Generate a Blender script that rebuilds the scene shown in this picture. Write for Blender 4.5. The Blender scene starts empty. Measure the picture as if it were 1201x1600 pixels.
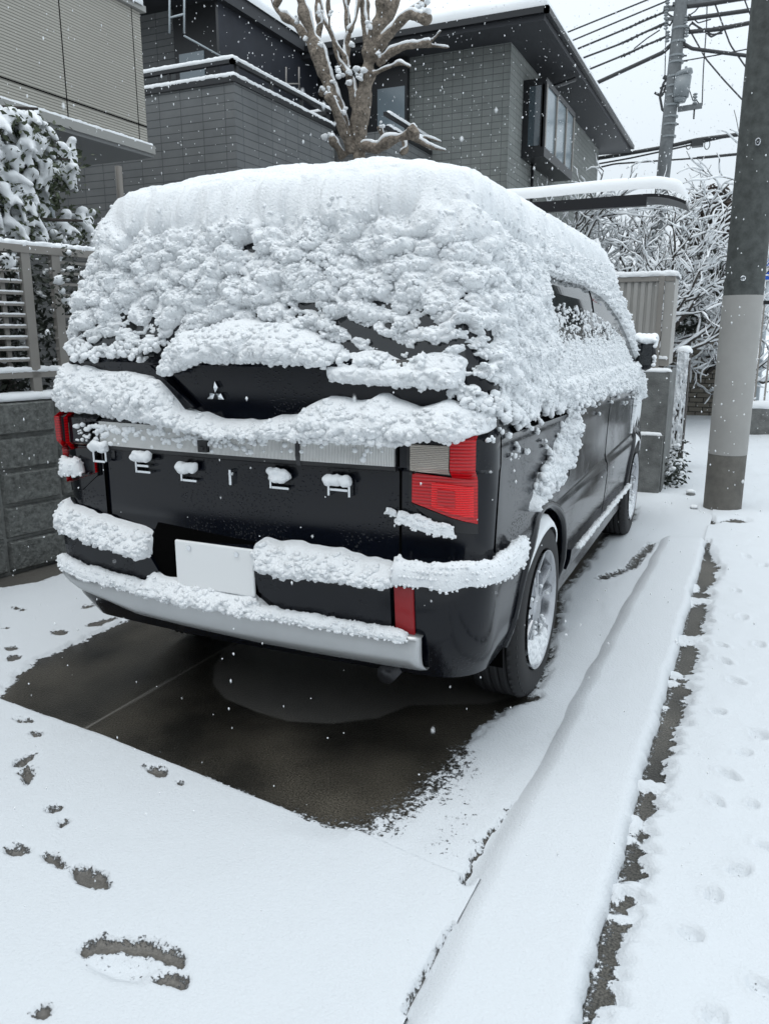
import bpy, math, random
import numpy as np
from mathutils import Vector
SC = bpy.context.scene
COL = SC.collection
rad = math.radians
# ------------------------------------------------------------------ camera
CAM = np.array([1.56, -3.15, 1.485]); YAW = rad(-24.39); PIT = rad(12.96); FPX = 1219.0
cam_d = bpy.data.cameras.new("camera"); cam = bpy.data.objects.new("camera", cam_d); COL.objects.link(cam)
cam.location = CAM; cam.rotation_euler = (rad(90) - PIT, 0, -YAW)
cam_d.sensor_fit = 'VERTICAL'; cam_d.sensor_height = 36; cam_d.sensor_width = 27
cam_d.lens = FPX / 1600 * 36; cam_d.clip_start = 0.02; cam_d.clip_end = 2000
cam_d.dof.use_dof = True; cam_d.dof.focus_distance = 3.2; cam_d.dof.aperture_fstop = 27.4 / 3.2
SC.camera = cam
# ------------------------------------------------------------------ world, sun, exposure
SUN_EL, SUN_AZ = rad(72), rad(200)
w = bpy.data.worlds.new("World"); SC.world = w; w.use_nodes = True
nt = w.node_tree; nt.nodes.clear()
o_ = nt.nodes.new("ShaderNodeOutputWorld"); bg = nt.nodes.new("ShaderNodeBackground")
sky = nt.nodes.new("ShaderNodeTexSky"); sky.sky_type = 'NISHITA'; sky.sun_disc = False
sky.sun_elevation = SUN_EL; sky.sun_rotation = SUN_AZ; sky.dust_density = 4.0; sky.air_density = 1.0
mixw = nt.nodes.new("ShaderNodeMix"); mixw.data_type = 'RGBA'
mixw.inputs[0].default_value = 0.93
mixw.inputs[7].default_value = (7.7, 8.35, 8.85, 1)      # even cloud cover
# overcast dome: brighter overhead than at the horizon
tcw = nt.nodes.new("ShaderNodeTexCoord"); spw = nt.nodes.new("ShaderNodeSeparateXYZ"); rw_ = nt.nodes.new("ShaderNodeMapRange")
nt.links.new(tcw.outputs['Generated'], spw.inputs[0]); nt.links.new(spw.outputs[2], rw_.inputs[0])
rw_.inputs[1].default_value = .15; rw_.inputs[2].default_value = 1.0; rw_.inputs[3].default_value = 1.0; rw_.inputs[4].default_value = 1.9
vs = nt.nodes.new("ShaderNodeVectorMath"); vs.operation = 'SCALE'; vs.inputs[0].default_value = (7.5, 8.25, 8.85)
nt.links.new(rw_.outputs[0], vs.inputs['Scale']); nt.links.new(vs.outputs[0], mixw.inputs[7])
nt.links.new(sky.outputs[0], mixw.inputs[6]); nt.links.new(mixw.outputs[2], bg.inputs[0])
bg.inputs[1].default_value = 0.1; nt.links.new(bg.outputs[0], o_.inputs[0])
sd_ = bpy.data.lights.new("sun", 'SUN'); sd_.energy = .85; sd_.angle = rad(40); sd_.color = (1, .98, .95)
sun = bpy.data.objects.new("sun", sd_); COL.objects.link(sun)
sun.rotation_euler = (rad(90) - SUN_EL, 0, rad(180) - SUN_AZ + rad(0))
SC.view_settings.view_transform = 'Standard'; SC.view_settings.look = 'None'
SC.view_settings.exposure = 0.15; SC.view_settings.gamma = 1.0
# ------------------------------------------------------------------ pixel -> place
Fv = np.array([np.sin(YAW)*np.cos(PIT), np.cos(YAW)*np.cos(PIT), -np.sin(PIT)])
Rv = np.array([np.cos(YAW), -np.sin(YAW), 0]); Uv = np.cross(Rv, Fv)
def at(u, v, x=None, y=None, z=None):
    d = Fv + Rv*(u-600.5)/FPX - Uv*(v-800)/FPX
    t = ((x-CAM[0])/d[0]) if x is not None else ((y-CAM[1])/d[1]) if y is not None else ((z-CAM[2])/d[2])
    return CAM + t*d
# ------------------------------------------------------------------ noise
def _h(ix, iy, iz, s):
    n = (ix.astype(np.int64)*73856093) ^ (iy.astype(np.int64)*19349663) ^ (iz.astype(np.int64)*83492791) ^ (s*2654435761)
    n = (n ^ (n >> 13)) * 1274126177 & 0xffffffff
    n = (n ^ (n >> 16)) * 2246822519 & 0xffffffff
    n = n ^ (n >> 15)
    return (n & 0xffffff) / float(0xffffff)
def vn(x, y, z, s=0):
    x, y, z = np.broadcast_arrays(np.asarray(x, float), y, z)
    fx, fy, fz = np.floor(x), np.floor(y), np.floor(z)
    u, v, w_ = x-fx, y-fy, z-fz
    u = u*u*(3-2*u); v = v*v*(3-2*v); w_ = w_*w_*(3-2*w_)
    r = 0
    for dx in (0, 1):
        for dy in (0, 1):
            for dz in (0, 1):
                r = r + _h(fx+dx, fy+dy, fz+dz, s)*(u if dx else 1-u)*(v if dy else 1-v)*(w_ if dz else 1-w_)
    return r*2-1
def fbm(x, y, z, s=0, o=3):
    r = 0; a = 1; f = 1; t = 0
    for i in range(o):
        r = r + a*vn(x*f, y*f, z*f, s+i*7); t += a; a *= .5; f *= 2.03
    return r/t
def caps(u, v, cell, s, asym=0.35, rr=(.55, .95)):
    """height of a field of round overlapping lumps, 0..1"""
    U = u/cell; V = v/cell; iu = np.floor(U); iv = np.floor(V); z0 = np.zeros_like(iu); best = np.zeros_like(U)
    for dx in (-1, 0, 1):
        for dy in (-1, 0, 1):
            cx, cy = iu+dx, iv+dy
            px = cx + _h(cx, cy, z0, s); py = cy + _h(cx, cy, z0, s+1)
            r = rr[0] + (rr[1]-rr[0])*_h(cx, cy, z0, s+2)
            ax = (U-px)/r; ay = (V-py)/r; d2 = ax*ax+ay*ay
            hgt = np.sqrt(np.clip(1-d2, 0, 1))*r/rr[1]*(1-asym*ay)
            best = np.maximum(best, hgt)
    return best
def sst(a, b, x):
    t = np.clip((np.asarray(x, float)-a)/(b-a), 0, 1); return t*t*(3-2*t)
# ------------------------------------------------------------------ mesh helpers
def wloc(o):
    v = Vector((0, 0, 0))
    while o is not None: v += o.location; o = o.parent
    return v
def mk(name, verts, faces, mat, parent=None, origin=(0, 0, 0), smooth=False, mats=None, midx=None):
    V = np.asarray(verts, float) - np.array(origin)
    me = bpy.data.meshes.new(name)
    if isinstance(faces, np.ndarray):
        n, k = faces.shape
        me.vertices.add(len(V)); me.vertices.foreach_set("co", V.ravel())
        me.loops.add(n*k); me.loops.foreach_set("vertex_index", faces.ravel().astype(np.int32))
        me.polygons.add(n); me.polygons.foreach_set("loop_start", np.arange(0, n*k, k, dtype=np.int32))
        me.update(calc_edges=True); me.validate()
    else:
        me.from_pydata([tuple(v) for v in V], [], [tuple(int(i) for i in f) for f in faces]); me.update()
    for m in (mats or [mat]): me.materials.append(m)
    if midx is not None: me.polygons.foreach_set("material_index", np.asarray(midx, np.int32))
    if smooth: me.polygons.foreach_set("use_smooth", np.ones(len(me.polygons), bool))
    o = bpy.data.objects.new(name, me); COL.objects.link(o)
    if parent is not None:
        o.parent = parent; o.location = Vector(origin) - wloc(parent)
    else: o.location = Vector(origin)
    return o
def thing(name, label, cat, loc, group=None):
    o = bpy.data.objects.new(name, None); COL.objects.link(o); o.location = Vector(loc); o.empty_display_size = .1
    return tag(o, label, cat, group)
def tag(o, label=None, cat=None, group=None, kind=None):
    if label: o['label'] = label
    if cat: o['category'] = cat
    if group: o['group'] = group
    if kind: o['kind'] = kind
    return o
class MB:
    def __init__(s): s.v = []; s.f = []; s.n = 0
    def add(s, V, F):
        V = np.asarray(V, float); s.v.append(V); s.f += [tuple(i+s.n for i in f) for f in F]; s.n += len(V); return s
    def box(s, x0, x1, y0, y1, z0, z1, rot=0, piv=(0, 0)):
        V = np.array([(x, y, z) for x in (x0, x1) for y in (y0, y1) for z in (z0, z1)], float)
        if rot:
            c, n = math.cos(rot), math.sin(rot); X = V[:, 0]-piv[0]; Y = V[:, 1]-piv[1]
            V[:, 0] = piv[0]+c*X-n*Y; V[:, 1] = piv[1]+n*X+c*Y
        return s.add(V, [(0, 1, 3, 2), (4, 6, 7, 5), (0, 4, 5, 1), (2, 3, 7, 6), (0, 2, 6, 4), (1, 5, 7, 3)])
    def tube(s, pts, rads, n=8, cap=True):
        P = np.asarray(pts, float); k = len(P)
        R = np.full(k, rads) if np.isscalar(rads) else np.asarray(rads, float)
        T = np.gradient(P, axis=0); T /= np.linalg.norm(T, axis=1)[:, None]+1e-9
        ref = np.array([0, 0, 1.]) if abs(T[:, 2]).mean() < .8 else np.array([1., 0, 0])
        A = np.cross(T, ref); A /= np.linalg.norm(A, axis=1)[:, None]+1e-9; B = np.cross(T, A)
        a = np.arange(n)*2*math.pi/n
        V = (P[:, None] + R[:, None, None]*(np.cos(a)[None, :, None]*A[:, None] + np.sin(a)[None, :, None]*B[:, None])).reshape(-1, 3)
        F = [(i*n+j, i*n+(j+1) % n, (i+1)*n+(j+1) % n, (i+1)*n+j) for i in range(k-1) for j in range(n)]
        if cap: F += [tuple(range(n))[::-1], tuple((k-1)*n+j for j in range(n))]
        return s.add(V, F)
    def lathe(s, prof, c, axis='z', n=32, close=False):
        a = np.arange(n)*2*math.pi/n; V = []
        for r, h in prof:
            if axis == 'z': V += [(c[0]+r*math.cos(t), c[1]+r*math.sin(t), c[2]+h) for t in a]
            else: V += [(c[0]+h, c[1]+r*math.cos(t), c[2]+r*math.sin(t)) for t in a]
        k = len(prof)
        F = [(i*n+j, i*n+(j+1) % n, (i+1)*n+(j+1) % n, (i+1)*n+j) for i in range(k-1) for j in range(n)]
        if not close: F += [tuple(range(n))[::-1], tuple((k-1)*n+j for j in range(n))]
        return s.add(V, F)
    def build(s, name, mat, parent=None, origin=(0, 0, 0), smooth=False):
        return mk(name, np.concatenate(s.v), s.f, mat, parent, origin, smooth)
def gridfaces(nu, nv):
    i = np.arange(nu-1)[:, None]; j = np.arange(nv-1)[None, :]; a = (i*nv+j).ravel()
    return np.stack([a, a+nv, a+nv+1, a+1], 1)
_ico = None
def ico():
    global _ico
    if _ico is None:
        import bmesh
        b = bmesh.new(); bmesh.ops.create_icosphere(b, subdivisions=2, radius=1)
        _ico = (np.array([v.co[:] for v in b.verts]), np.array([[v.index for v in f.verts] for f in b.faces])); b.free()
    return _ico
def blobs(C, R, squash=.7, seed=0, rough=.25):
    V0, F0 = ico(); C = np.asarray(C, float); R = np.asarray(R, float); n = len(C)
    N = vn(V0[None, :, 0]*1.7+C[:, None, 0]*31, V0[None, :, 1]*1.7+C[:, None, 1]*31, V0[None, :, 2]*1.7+C[:, None, 2]*31, seed)
    V = V0[None]*(1+rough*N[..., None])*R[:, None, None]; V[..., 2] *= squash; V += C[:, None]
    F = F0[None]+(np.arange(n)*len(V0))[:, None, None]
    return V.reshape(-1, 3), F.reshape(-1, 3)
def meld(o, voxel, it=3, fac=.5):
    """fuse overlapping closed lumps into one soft skin"""
    m = o.modifiers.new('fuse', 'REMESH'); m.mode = 'VOXEL'; m.voxel_size = voxel; m.use_smooth_shade = True
    if it: k = o.modifiers.new('soften', 'SMOOTH'); k.iterations = it; k.factor = fac
    return o
def strip(path, width, thick, name, parent, seed=0, lump=.25, cell=None, res=None, sag=0.0, mat=None, ends=True, taper=None, fuzz=0):
    """a rounded, lumpy ridge of snow laid along a path; path runs on the surface it rests on"""
    P = np.asarray(path, float); seg = np.linalg.norm(np.diff(P, axis=0), axis=1); L = np.r_[0, np.cumsum(seg)]
    res = res or max(min(width, thick)/4, .004); n = int(max(6, min(900, L[-1]/res))); t = np.linspace(0, L[-1], n)
    Q = np.stack([np.interp(t, L, P[:, i]) for i in range(3)], 1)
    W = np.interp(t, L, width) if not np.isscalar(width) else np.full(n, width)
    H = np.interp(t, L, thick) if not np.isscalar(thick) else np.full(n, thick)
    if ends:
        e = np.sqrt(np.clip(1-(1-np.clip(np.minimum(t, L[-1]-t)/(np.mean(W)*.5+1e-6), 0, 1))**2, 0, 1)); H = H*(.15+.85*e); W = W*(.4+.6*e)
    T = np.gradient(Q, axis=0); T[:, 2] = 0; T /= np.linalg.norm(T, axis=1)[:, None]+1e-9
    S = np.stack([T[:, 1], -T[:, 0], np.zeros(n)], 1)
    m = 14; a = np.linspace(-.12, 1.12, m)*math.pi
    ca = np.cos(a); sa = np.sin(a)
    sa = np.where(sa < 0, sa*.35, np.sign(sa)*abs(sa)**.75)
    V = Q[:, None] + S[:, None]*(ca[None, :, None]*W[:, None, None]/2) + np.array([0, 0, 1.])[None, None]*(sa[None, :, None]*H[:, None, None])
    V[..., 2] -= sag*np.abs(ca)[None]**3*H[:, None]
    c = cell or max(H.mean()*.9, .012)
    lum = fbm(V[..., 0]/c, V[..., 1]/c, V[..., 2]/c, seed, 3)
    D = V-Q[:, None]-np.array([0, 0, .3])*H[:, None, None]; D /= np.linalg.norm(D, axis=2)[..., None]+1e-9
    V = V + D*(lum*lump*np.minimum(H, W)[:, None])[..., None]
    F = gridfaces(n, m)
    V = V.reshape(-1, 3)
    if fuzz:
        rs = np.random.RandomState(seed+50); k = int(L[-1]*fuzz*800); ii = rs.randint(0, len(V), k); Vb, Fb = blobs(V[ii]-np.array([0, 0, .003]), rs.uniform(.003, .0065, k), .9, seed, .5)
        F = np.concatenate([F[:, [0, 1, 2]], F[:, [0, 2, 3]], Fb+len(V)]); V = np.concatenate([V, Vb])
    return mk(name, V, F, mat or M['snow'], parent, smooth=True)
# ------------------------------------------------------------------ materials
M = {}
def mat(name, col, rough=.6, metal=0., spec=.5, noise=None, bump=None, coat=0., emis=None, alpha=None):
    m = bpy.data.materials.new(name); m.use_nodes = True; t = m.node_tree; b = t.nodes['Principled BSDF']
    b.inputs['Base Color'].default_value = (*col, 1); b.inputs['Roughness'].default_value = rough
    b.inputs['Metallic'].default_value = metal; b.inputs['Specular IOR Level'].default_value = spec
    b.inputs['Coat Weight'].default_value = coat
    tc = t.nodes.new('ShaderNodeTexCoord')
    if noise:   # (scale, darker factor, lighter factor)
        n = t.nodes.new('ShaderNodeTexNoise'); n.inputs['Scale'].default_value = noise[0]; n.inputs['Detail'].default_value = 6
        n.inputs['Roughness'].default_value = .65
        t.links.new(tc.outputs['Object'], n.inputs[0]); r = t.nodes.new('ShaderNodeValToRGB')
        r.color_ramp.elements[0].position = .3; r.color_ramp.elements[1].position = .7
        r.color_ramp.elements[0].color = (*[c*noise[1] for c in col], 1); r.color_ramp.elements[1].color = (*[c*noise[2] for c in col], 1)
        t.links.new(n.outputs[0], r.inputs[0]); t.links.new(r.outputs[0], b.inputs['Base Color'])
    if bump:    # (scale, distance)
        n = t.nodes.new('ShaderNodeTexNoise'); n.inputs['Scale'].default_value = bump[0]; n.inputs['Detail'].default_value = 5
        t.links.new(tc.outputs['Object'], n.inputs[0]); u = t.nodes.new('ShaderNodeBump'); u.inputs['Strength'].default_value = 1
        u.inputs['Distance'].default_value = bump[1]; t.links.new(n.outputs[0], u.inputs['Height']); t.links.new(u.outputs[0], b.inputs['Normal'])
    M[name] = m; return m
def brickmat(name, c1, c2, mortar, w, h, msize, axis, off=.5, rough=.8, bumpd=.004, varn=.15):
    m = bpy.data.materials.new(name); m.use_nodes = True; t = m.node_tree; b = t.nodes['Principled BSDF']
    b.inputs['Roughness'].default_value = rough; b.inputs['Specular IOR Level'].default_value = .3
    tc = t.nodes.new('ShaderNodeTexCoord'); sp = t.nodes.new('ShaderNodeSeparateXYZ'); cb = t.nodes.new('ShaderNodeCombineXYZ')
    t.links.new(tc.outputs['Object'], sp.inputs[0]); t.links.new(sp.outputs[0 if axis == 'x' else 1], cb.inputs[0]); t.links.new(sp.outputs[2], cb.inputs[1])
    br = t.nodes.new('ShaderNodeTexBrick'); br.offset = off; br.inputs['Scale'].default_value = 1
    br.inputs['Brick Width'].default_value = w; br.inputs['Row Height'].default_value = h; br.inputs['Mortar Size'].default_value = msize
    br.inputs['Mortar Smooth'].default_value = .2
    br.inputs['Color1'].default_value = (*c1, 1); br.inputs['Color2'].default_value = (*c2, 1); br.inputs['Mortar'].default_value = (*mortar, 1)
    t.links.new(cb.outputs[0], br.inputs[0])
    n = t.nodes.new('ShaderNodeTexNoise'); n.inputs['Scale'].default_value = 1.3; n.inputs['Detail'].default_value = 8; n.inputs['Roughness'].default_value = .7
    t.links.new(tc.outputs['Object'], n.inputs[0])
    mp = t.nodes.new('ShaderNodeMapRange'); mp.inputs[1].default_value = .3; mp.inputs[2].default_value = .7; mp.inputs[3].default_value = 1-varn; mp.inputs[4].default_value = 1+varn
    t.links.new(n.outputs[0], mp.inputs[0])
    mx = t.nodes.new('ShaderNodeVectorMath'); mx.operation = 'SCALE'; t.links.new(br.outputs[0], mx.inputs[0]); t.links.new(mp.outputs[0], mx.inputs['Scale'])
    t.links.new(mx.outputs[0], b.inputs['Base Color'])
    u = t.nodes.new('ShaderNodeBump'); u.inputs['Distance'].default_value = bumpd; u.invert = True
    t.links.new(br.outputs['Fac'], u.inputs['Height']); t.links.new(u.outputs[0], b.inputs['Normal'])
    M[name] = m; return m
mat('snow', (.77, .79, .805), .75, spec=.25, bump=(160, .0025))
mat('snow_clumpy', (.76, .78, .795), .75, spec=.25, bump=(110, .006))
mat('paint', (.0015, .0024, .0055), .07, spec=.34)
mat('paint_side', (.0035, .005, .011), .12, spec=.5, coat=.5)
mat('black_plastic', (.008, .008, .009), .45)
mat('rubber', (.012, .012, .013), .75, bump=(60, .001))
def paintbeads():
    t = M['paint'].node_tree; b = t.nodes['Principled BSDF']; tc = t.nodes.new('ShaderNodeTexCoord')
    v = t.nodes.new('ShaderNodeTexVoronoi'); v.inputs['Scale'].default_value = 95; t.links.new(tc.outputs['Object'], v.inputs[0])
    n = t.nodes.new('ShaderNodeTexNoise'); n.inputs['Scale'].default_value = 5; n.inputs['Detail'].default_value = 4; t.links.new(tc.outputs['Object'], n.inputs[0])
    r = t.nodes.new('ShaderNodeMapRange'); r.inputs[1].default_value = .32; r.inputs[2].default_value = .12; t.links.new(v.outputs['Distance'], r.inputs[0])
    g = t.nodes.new('ShaderNodeMapRange'); g.inputs[1].default_value = .50; g.inputs[2].default_value = .62; t.links.new(n.outputs[0], g.inputs[0])
    m = t.nodes.new('ShaderNodeMath'); m.operation = 'MULTIPLY'; t.links.new(r.outputs[0], m.inputs[0]); t.links.new(g.outputs[0], m.inputs[1])
    u = t.nodes.new('ShaderNodeBump'); u.inputs['Distance'].default_value = .0012; t.links.new(m.outputs[0], u.inputs['Height']); t.links.new(u.outputs[0], b.inputs['Normal'])
    q = t.nodes.new('ShaderNodeMapRange'); q.inputs[3].default_value = .05; q.inputs[4].default_value = .22; t.links.new(n.outputs[0], q.inputs[0]); t.links.new(q.outputs[0], b.inputs['Roughness'])
paintbeads()
mat('void', (.003, .003, .003), .9, spec=.0)
mat('glass_dark', (.006, .008, .010), .04, spec=.6)
mat('chrome', (.62, .64, .66), .16, metal=1)
mat('silver', (.46, .47, .475), .36, metal=.65, noise=(3, .92, 1.06))
mat('alloy', (.46, .47, .49), .25, metal=.9)
mat('alloy_dark', (.03, .03, .033), .35, metal=.4)
mat('plate_white', (.75, .76, .76), .4)
mat('wall_concrete', (.16, .165, .16), .9, noise=(9, .6, 1.25), bump=(70, .006))
mat('block_face', (.135, .14, .132), .9, noise=(30, .45, 1.5), bump=(55, .012))
mat('block_joint', (.21, .215, .205), .9, noise=(30, .8, 1.2))
mat('pole_concrete', (.060, .066, .063), .85, noise=(14, .6, 1.5), bump=(90, .002))
mat('pole_base', (.125, .118, .105), .85, noise=(9, .75, 1.2), bump=(90, .002))
mat('pole_band', (.31, .305, .29), .6, noise=(5, .93, 1.05))
mat('fence_alu', (.25, .235, .215), .5, noise=(3, .93, 1.06))
mat('fence_panel', (.36, .35, .33), .55, noise=(4, .92, 1.06))
mat('frame_black', (.010, .011, .013), .4)
mat('soffit', (.035, .037, .042), .7)
mat('soffit_pale', (.17, .175, .175), .7)
mat('navy_wall', (.018, .021, .030), .7, noise=(3, .8, 1.2))
mat('pane', (.05, .07, .085), .06, spec=.9)
mat('pane_pale', (.22, .27, .30), .12, spec=.8)
mat('trim_beige', (.30, .30, .285), .6)
mat('bark', (.185, .155, .125), .9, noise=(26, .35, 1.7), bump=(38, .03))
mat('bark_dark', (.05, .043, .038), .9, noise=(20, .5, 1.4), bump=(45, .006))
mat('leaf', (.045, .058, .028), .6, noise=(30, .5, 1.6))
mat('leaf_dark', (.020, .026, .018), .7, noise=(30, .5, 1.8))
mat('leaf_brown', (.050, .036, .028), .8, noise=(12, .4, 1.5))
mat('wire', (.03, .032, .034), .6)
mat('farpole', (.14, .15, .155), .8, noise=(8, .7, 1.2))
mat('transformer', (.20, .22, .23), .5)
mat('sign_blue', (.02, .10, .50), .4)
mat('sign_red', (.50, .02, .03), .4)
mat('post_pale', (.45, .50, .53), .4)
mat('white_paint', (.7, .7, .7), .5)
mat('blue_plastic', (.05, .12, .35), .5)
mat('green_plastic', (.08, .25, .05), .5)
brickmat('tile_x', (.150, .157, .160), (.163, .169, .170), (.086, .091, .094), .30, .084, .0045, 'x', off=0)
brickmat('tile_y', (.150, .157, .160), (.163, .169, .170), (.086, .091, .094), .30, .084, .0045, 'y', off=0)
brickmat('tile2_x', (.205, .218, .208), (.225, .236, .225), (.122, .130, .126), .155, .092, .0045, 'x', off=0)
brickmat('tile2_y', (.205, .218, .208), (.225, .236, .225), (.122, .130, .126), .155, .092, .0045, 'y', off=0)
brickmat('beige_siding', (.40, .385, .34), (.415, .40, .355), (.19, .183, .163), 30, .022, .0035, 'y', off=0, varn=.05)
brickmat('beige_siding_x', (.40, .385, .34), (.415, .40, .355), (.19, .183, .163), 30, .022, .0035, 'x', off=0, varn=.05)
brickmat('dark_siding', (.045, .048, .052), (.05, .052, .056), (.018, .018, .02), 30, .045, .005, 'y', off=0)
brickmat('dark_siding_x', (.045, .048, .052), (.05, .052, .056), (.018, .018, .02), 30, .045, .005, 'x', off=0)
brickmat('brown_brick', (.185, .168, .138), (.225, .203, .168), (.05, .047, .042), .235, .085, .009, 'x', off=.5, varn=.25)
# red and clear lamp lenses with moulded ribs
def lens(name, col, rough, scale, dist, dirn, spec=.4, metal=0.):
    m = bpy.data.materials.new(name); m.use_nodes = True; t = m.node_tree; b = t.nodes['Principled BSDF']
    b.inputs['Roughness'].default_value = rough; b.inputs['Specular IOR Level'].default_value = spec; b.inputs['Metallic'].default_value = metal
    b.inputs['Coat Weight'].default_value = .25; b.inputs['Coat Roughness'].default_value = .03
    tc = t.nodes.new('ShaderNodeTexCoord'); wv = t.nodes.new('ShaderNodeTexWave'); wv.bands_direction = dirn
    wv.inputs['Scale'].default_value = scale; wv.inputs['Distortion'].default_value = .6; wv.inputs['Detail'].default_value = 1
    t.links.new(tc.outputs['Object'], wv.inputs[0])
    r = t.nodes.new('ShaderNodeValToRGB'); r.color_ramp.elements[0].color = (*[c*.68 for c in col], 1); r.color_ramp.elements[1].color = (*[min(1, c*1.2) for c in col], 1)
    t.links.new(wv.outputs['Fac'], r.inputs[0]); t.links.new(r.outputs[0], b.inputs['Base Color'])
    u = t.nodes.new('ShaderNodeBump'); u.inputs['Distance'].default_value = dist; t.links.new(wv.outputs['Fac'], u.inputs['Height']); t.links.new(u.outputs[0], b.inputs['Normal'])
    M[name] = m
lens('red_lens', (.46, .003, .007), .12, 30, .0002, 'Z')
lens('red_inner', (.70, .006, .010), .10, 42, .0004, 'Z')
lens('red_reflector', (.33, .006, .010), .3, 90, .001, 'X')
lens('clear_lens', (.80, .80, .78), .15, 60, .004, 'X', metal=.2)
lens('clear_lens_ribbed', (.52, .47, .41), .2, 55, .003, 'Z', metal=.5)
# snow lying on wet concrete: one shader, thin edges break up into grains
def groundmat(name, wet1, wet2, rough):
    m = bpy.data.materials.new(name); m.use_nodes = True; t = m.node_tree; b = t.nodes['Principled BSDF']; N = t.nodes.new; L = t.links.new
    tc = N('ShaderNodeTexCoord'); a = N('ShaderNodeAttribute'); a.attribute_name = 'cov'; dry = N('ShaderNodeAttribute'); dry.attribute_name = 'dry'
    n1 = N('ShaderNodeTexNoise'); n1.inputs['Scale'].default_value = 55; n1.inputs['Detail'].default_value = 8; n1.inputs['Roughness'].default_value = .75
    L(tc.outputs['Object'], n1.inputs[0])
    s = N('ShaderNodeMath'); s.operation = 'MULTIPLY_ADD'; s.inputs[1].default_value = 1.9; s.inputs[2].default_value = -.95; L(n1.outputs[0], s.inputs[0])
    ad = N('ShaderNodeMath'); ad.operation = 'ADD'; L(a.outputs['Fac'], ad.inputs[0]); L(s.outputs[0], ad.inputs[1])
    mr = N('ShaderNodeMapRange'); mr.inputs[1].default_value = .44; mr.inputs[2].default_value = .56; L(ad.outputs[0], mr.inputs[0])
    # concrete
    n2 = N('ShaderNodeTexNoise'); n2.inputs['Scale'].default_value = 2.2; n2.inputs['Detail'].default_value = 8; L(tc.outputs['Object'], n2.inputs[0])
    r = N('ShaderNodeValToRGB'); r.color_ramp.elements[0].position = .35; r.color_ramp.elements[1].position = .68
    r.color_ramp.elements[0].color = (*wet1, 1); r.color_ramp.elements[1].color = (*wet2, 1); L(n2.outputs[0], r.inputs[0])
    n3 = N('ShaderNodeTexNoise'); n3.inputs['Scale'].default_value = 170; n3.inputs['Detail'].default_value = 3; L(tc.outputs['Object'], n3.inputs[0])
    g = N('ShaderNodeMapRange'); g.inputs[1].default_value = .3; g.inputs[2].default_value = .75; g.inputs[3].default_value = .25; g.inputs[4].default_value = 2.5; L(n3.outputs[0], g.inputs[0])
    sc = N('ShaderNodeVectorMath'); sc.operation = 'SCALE'; L(r.outputs[0], sc.inputs[0]); L(g.outputs[0], sc.inputs['Scale'])
    dm = N('ShaderNodeMix'); dm.data_type = 'RGBA'; L(dry.outputs['Fac'], dm.inputs[0]); L(sc.outputs[0], dm.inputs[6]); dm.inputs[7].default_value = (.20, .19, .175, 1)
    cm = N('ShaderNodeMix'); cm.data_type = 'RGBA'; L(mr.outputs[0], cm.inputs[0]); L(dm.outputs[2], cm.inputs[6]); cm.inputs[7].default_value = (.595, .622, .645, 1)
    L(cm.outputs[2], b.inputs['Base Color'])
    rr = N('ShaderNodeMapRange'); rr.inputs[3].default_value = rough; rr.inputs[4].default_value = .8; L(mr.outputs[0], rr.inputs[0])
    L(rr.outputs[0], b.inputs['Roughness']); b.inputs['Specular IOR Level'].default_value = .35
    h = N('ShaderNodeTexNoise'); h.inputs['Scale'].default_value = 130; h.inputs['Detail'].default_value = 4; L(tc.outputs['Object'], h.inputs[0])
    hs = N('ShaderNodeMath'); hs.operation = 'MULTIPLY_ADD'; L(mr.outputs[0], hs.inputs[0]); hs.inputs[1].default_value = 2.2; L(h.outputs[0], hs.inputs[2])
    u = N('ShaderNodeBump'); u.inputs['Distance'].default_value = .003; L(hs.outputs[0], u.inputs['Height']); L(u.outputs[0], b.inputs['Normal'])
    M[name] = m
groundmat('drive_snow', (.011, .0105, .009), (.056, .050, .040), .28)
groundmat('gutter_snow', (.025, .024, .021), (.075, .07, .06), .5)


# ================================================================== GROUND
def g0(pts, z=0.): return np.array([at(u, v, z=z)[:2] for u, v in pts])
def sdist(X, Y, poly):
    """distance to a closed polygon, negative inside"""
    P = np.asarray(poly); n = len(P); d = np.full(X.shape, 1e9); ins = np.zeros(X.shape, bool)
    for i in range(n):
        a, b = P[i], P[(i+1) % n]; ex, ey = b-a; wx, wy = X-a[0], Y-a[1]
        t = np.clip((wx*ex+wy*ey)/(ex*ex+ey*ey+1e-12), 0, 1)
        d = np.minimum(d, (wx-ex*t)**2+(wy-ey*t)**2)
        c = ((a[1] <= Y) & (b[1] > Y)) | ((b[1] <= Y) & (a[1] > Y))
        with np.errstate(all='ignore'): xi = a[0]+(Y-a[1])/(b[1]-a[1]+1e-12)*ex
        ins ^= c & (X < xi)
    return np.where(ins, -1, 1)*np.sqrt(d)
def pell(u, v, ru, rv, ang=0, n=10):
    a = np.arange(n)*2*math.pi/n; c, s_ = math.cos(rad(ang)), math.sin(rad(ang))
    return [(u+ru*math.cos(t)*c-rv*math.sin(t)*s_, v+ru*math.cos(t)*s_+rv*math.sin(t)*c) for t in a]
def xl(y): return 1.045+.025*(np.asarray(y)+1.0)
def xr(y): return 1.372+.016*(np.asarray(y)+1.0)
def cov_attr(o, name, arr):
    a = o.data.attributes.new(name, 'FLOAT', 'POINT'); a.data.foreach_set('value', np.asarray(arr, np.float32).ravel())
wetpx = [(0, 1092), (130, 1140), (300, 1205), (440, 1262), (520, 1287), (575, 1278), (640, 1240), (690, 1195), (735, 1150), (785, 1112), (840, 1090)]
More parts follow.
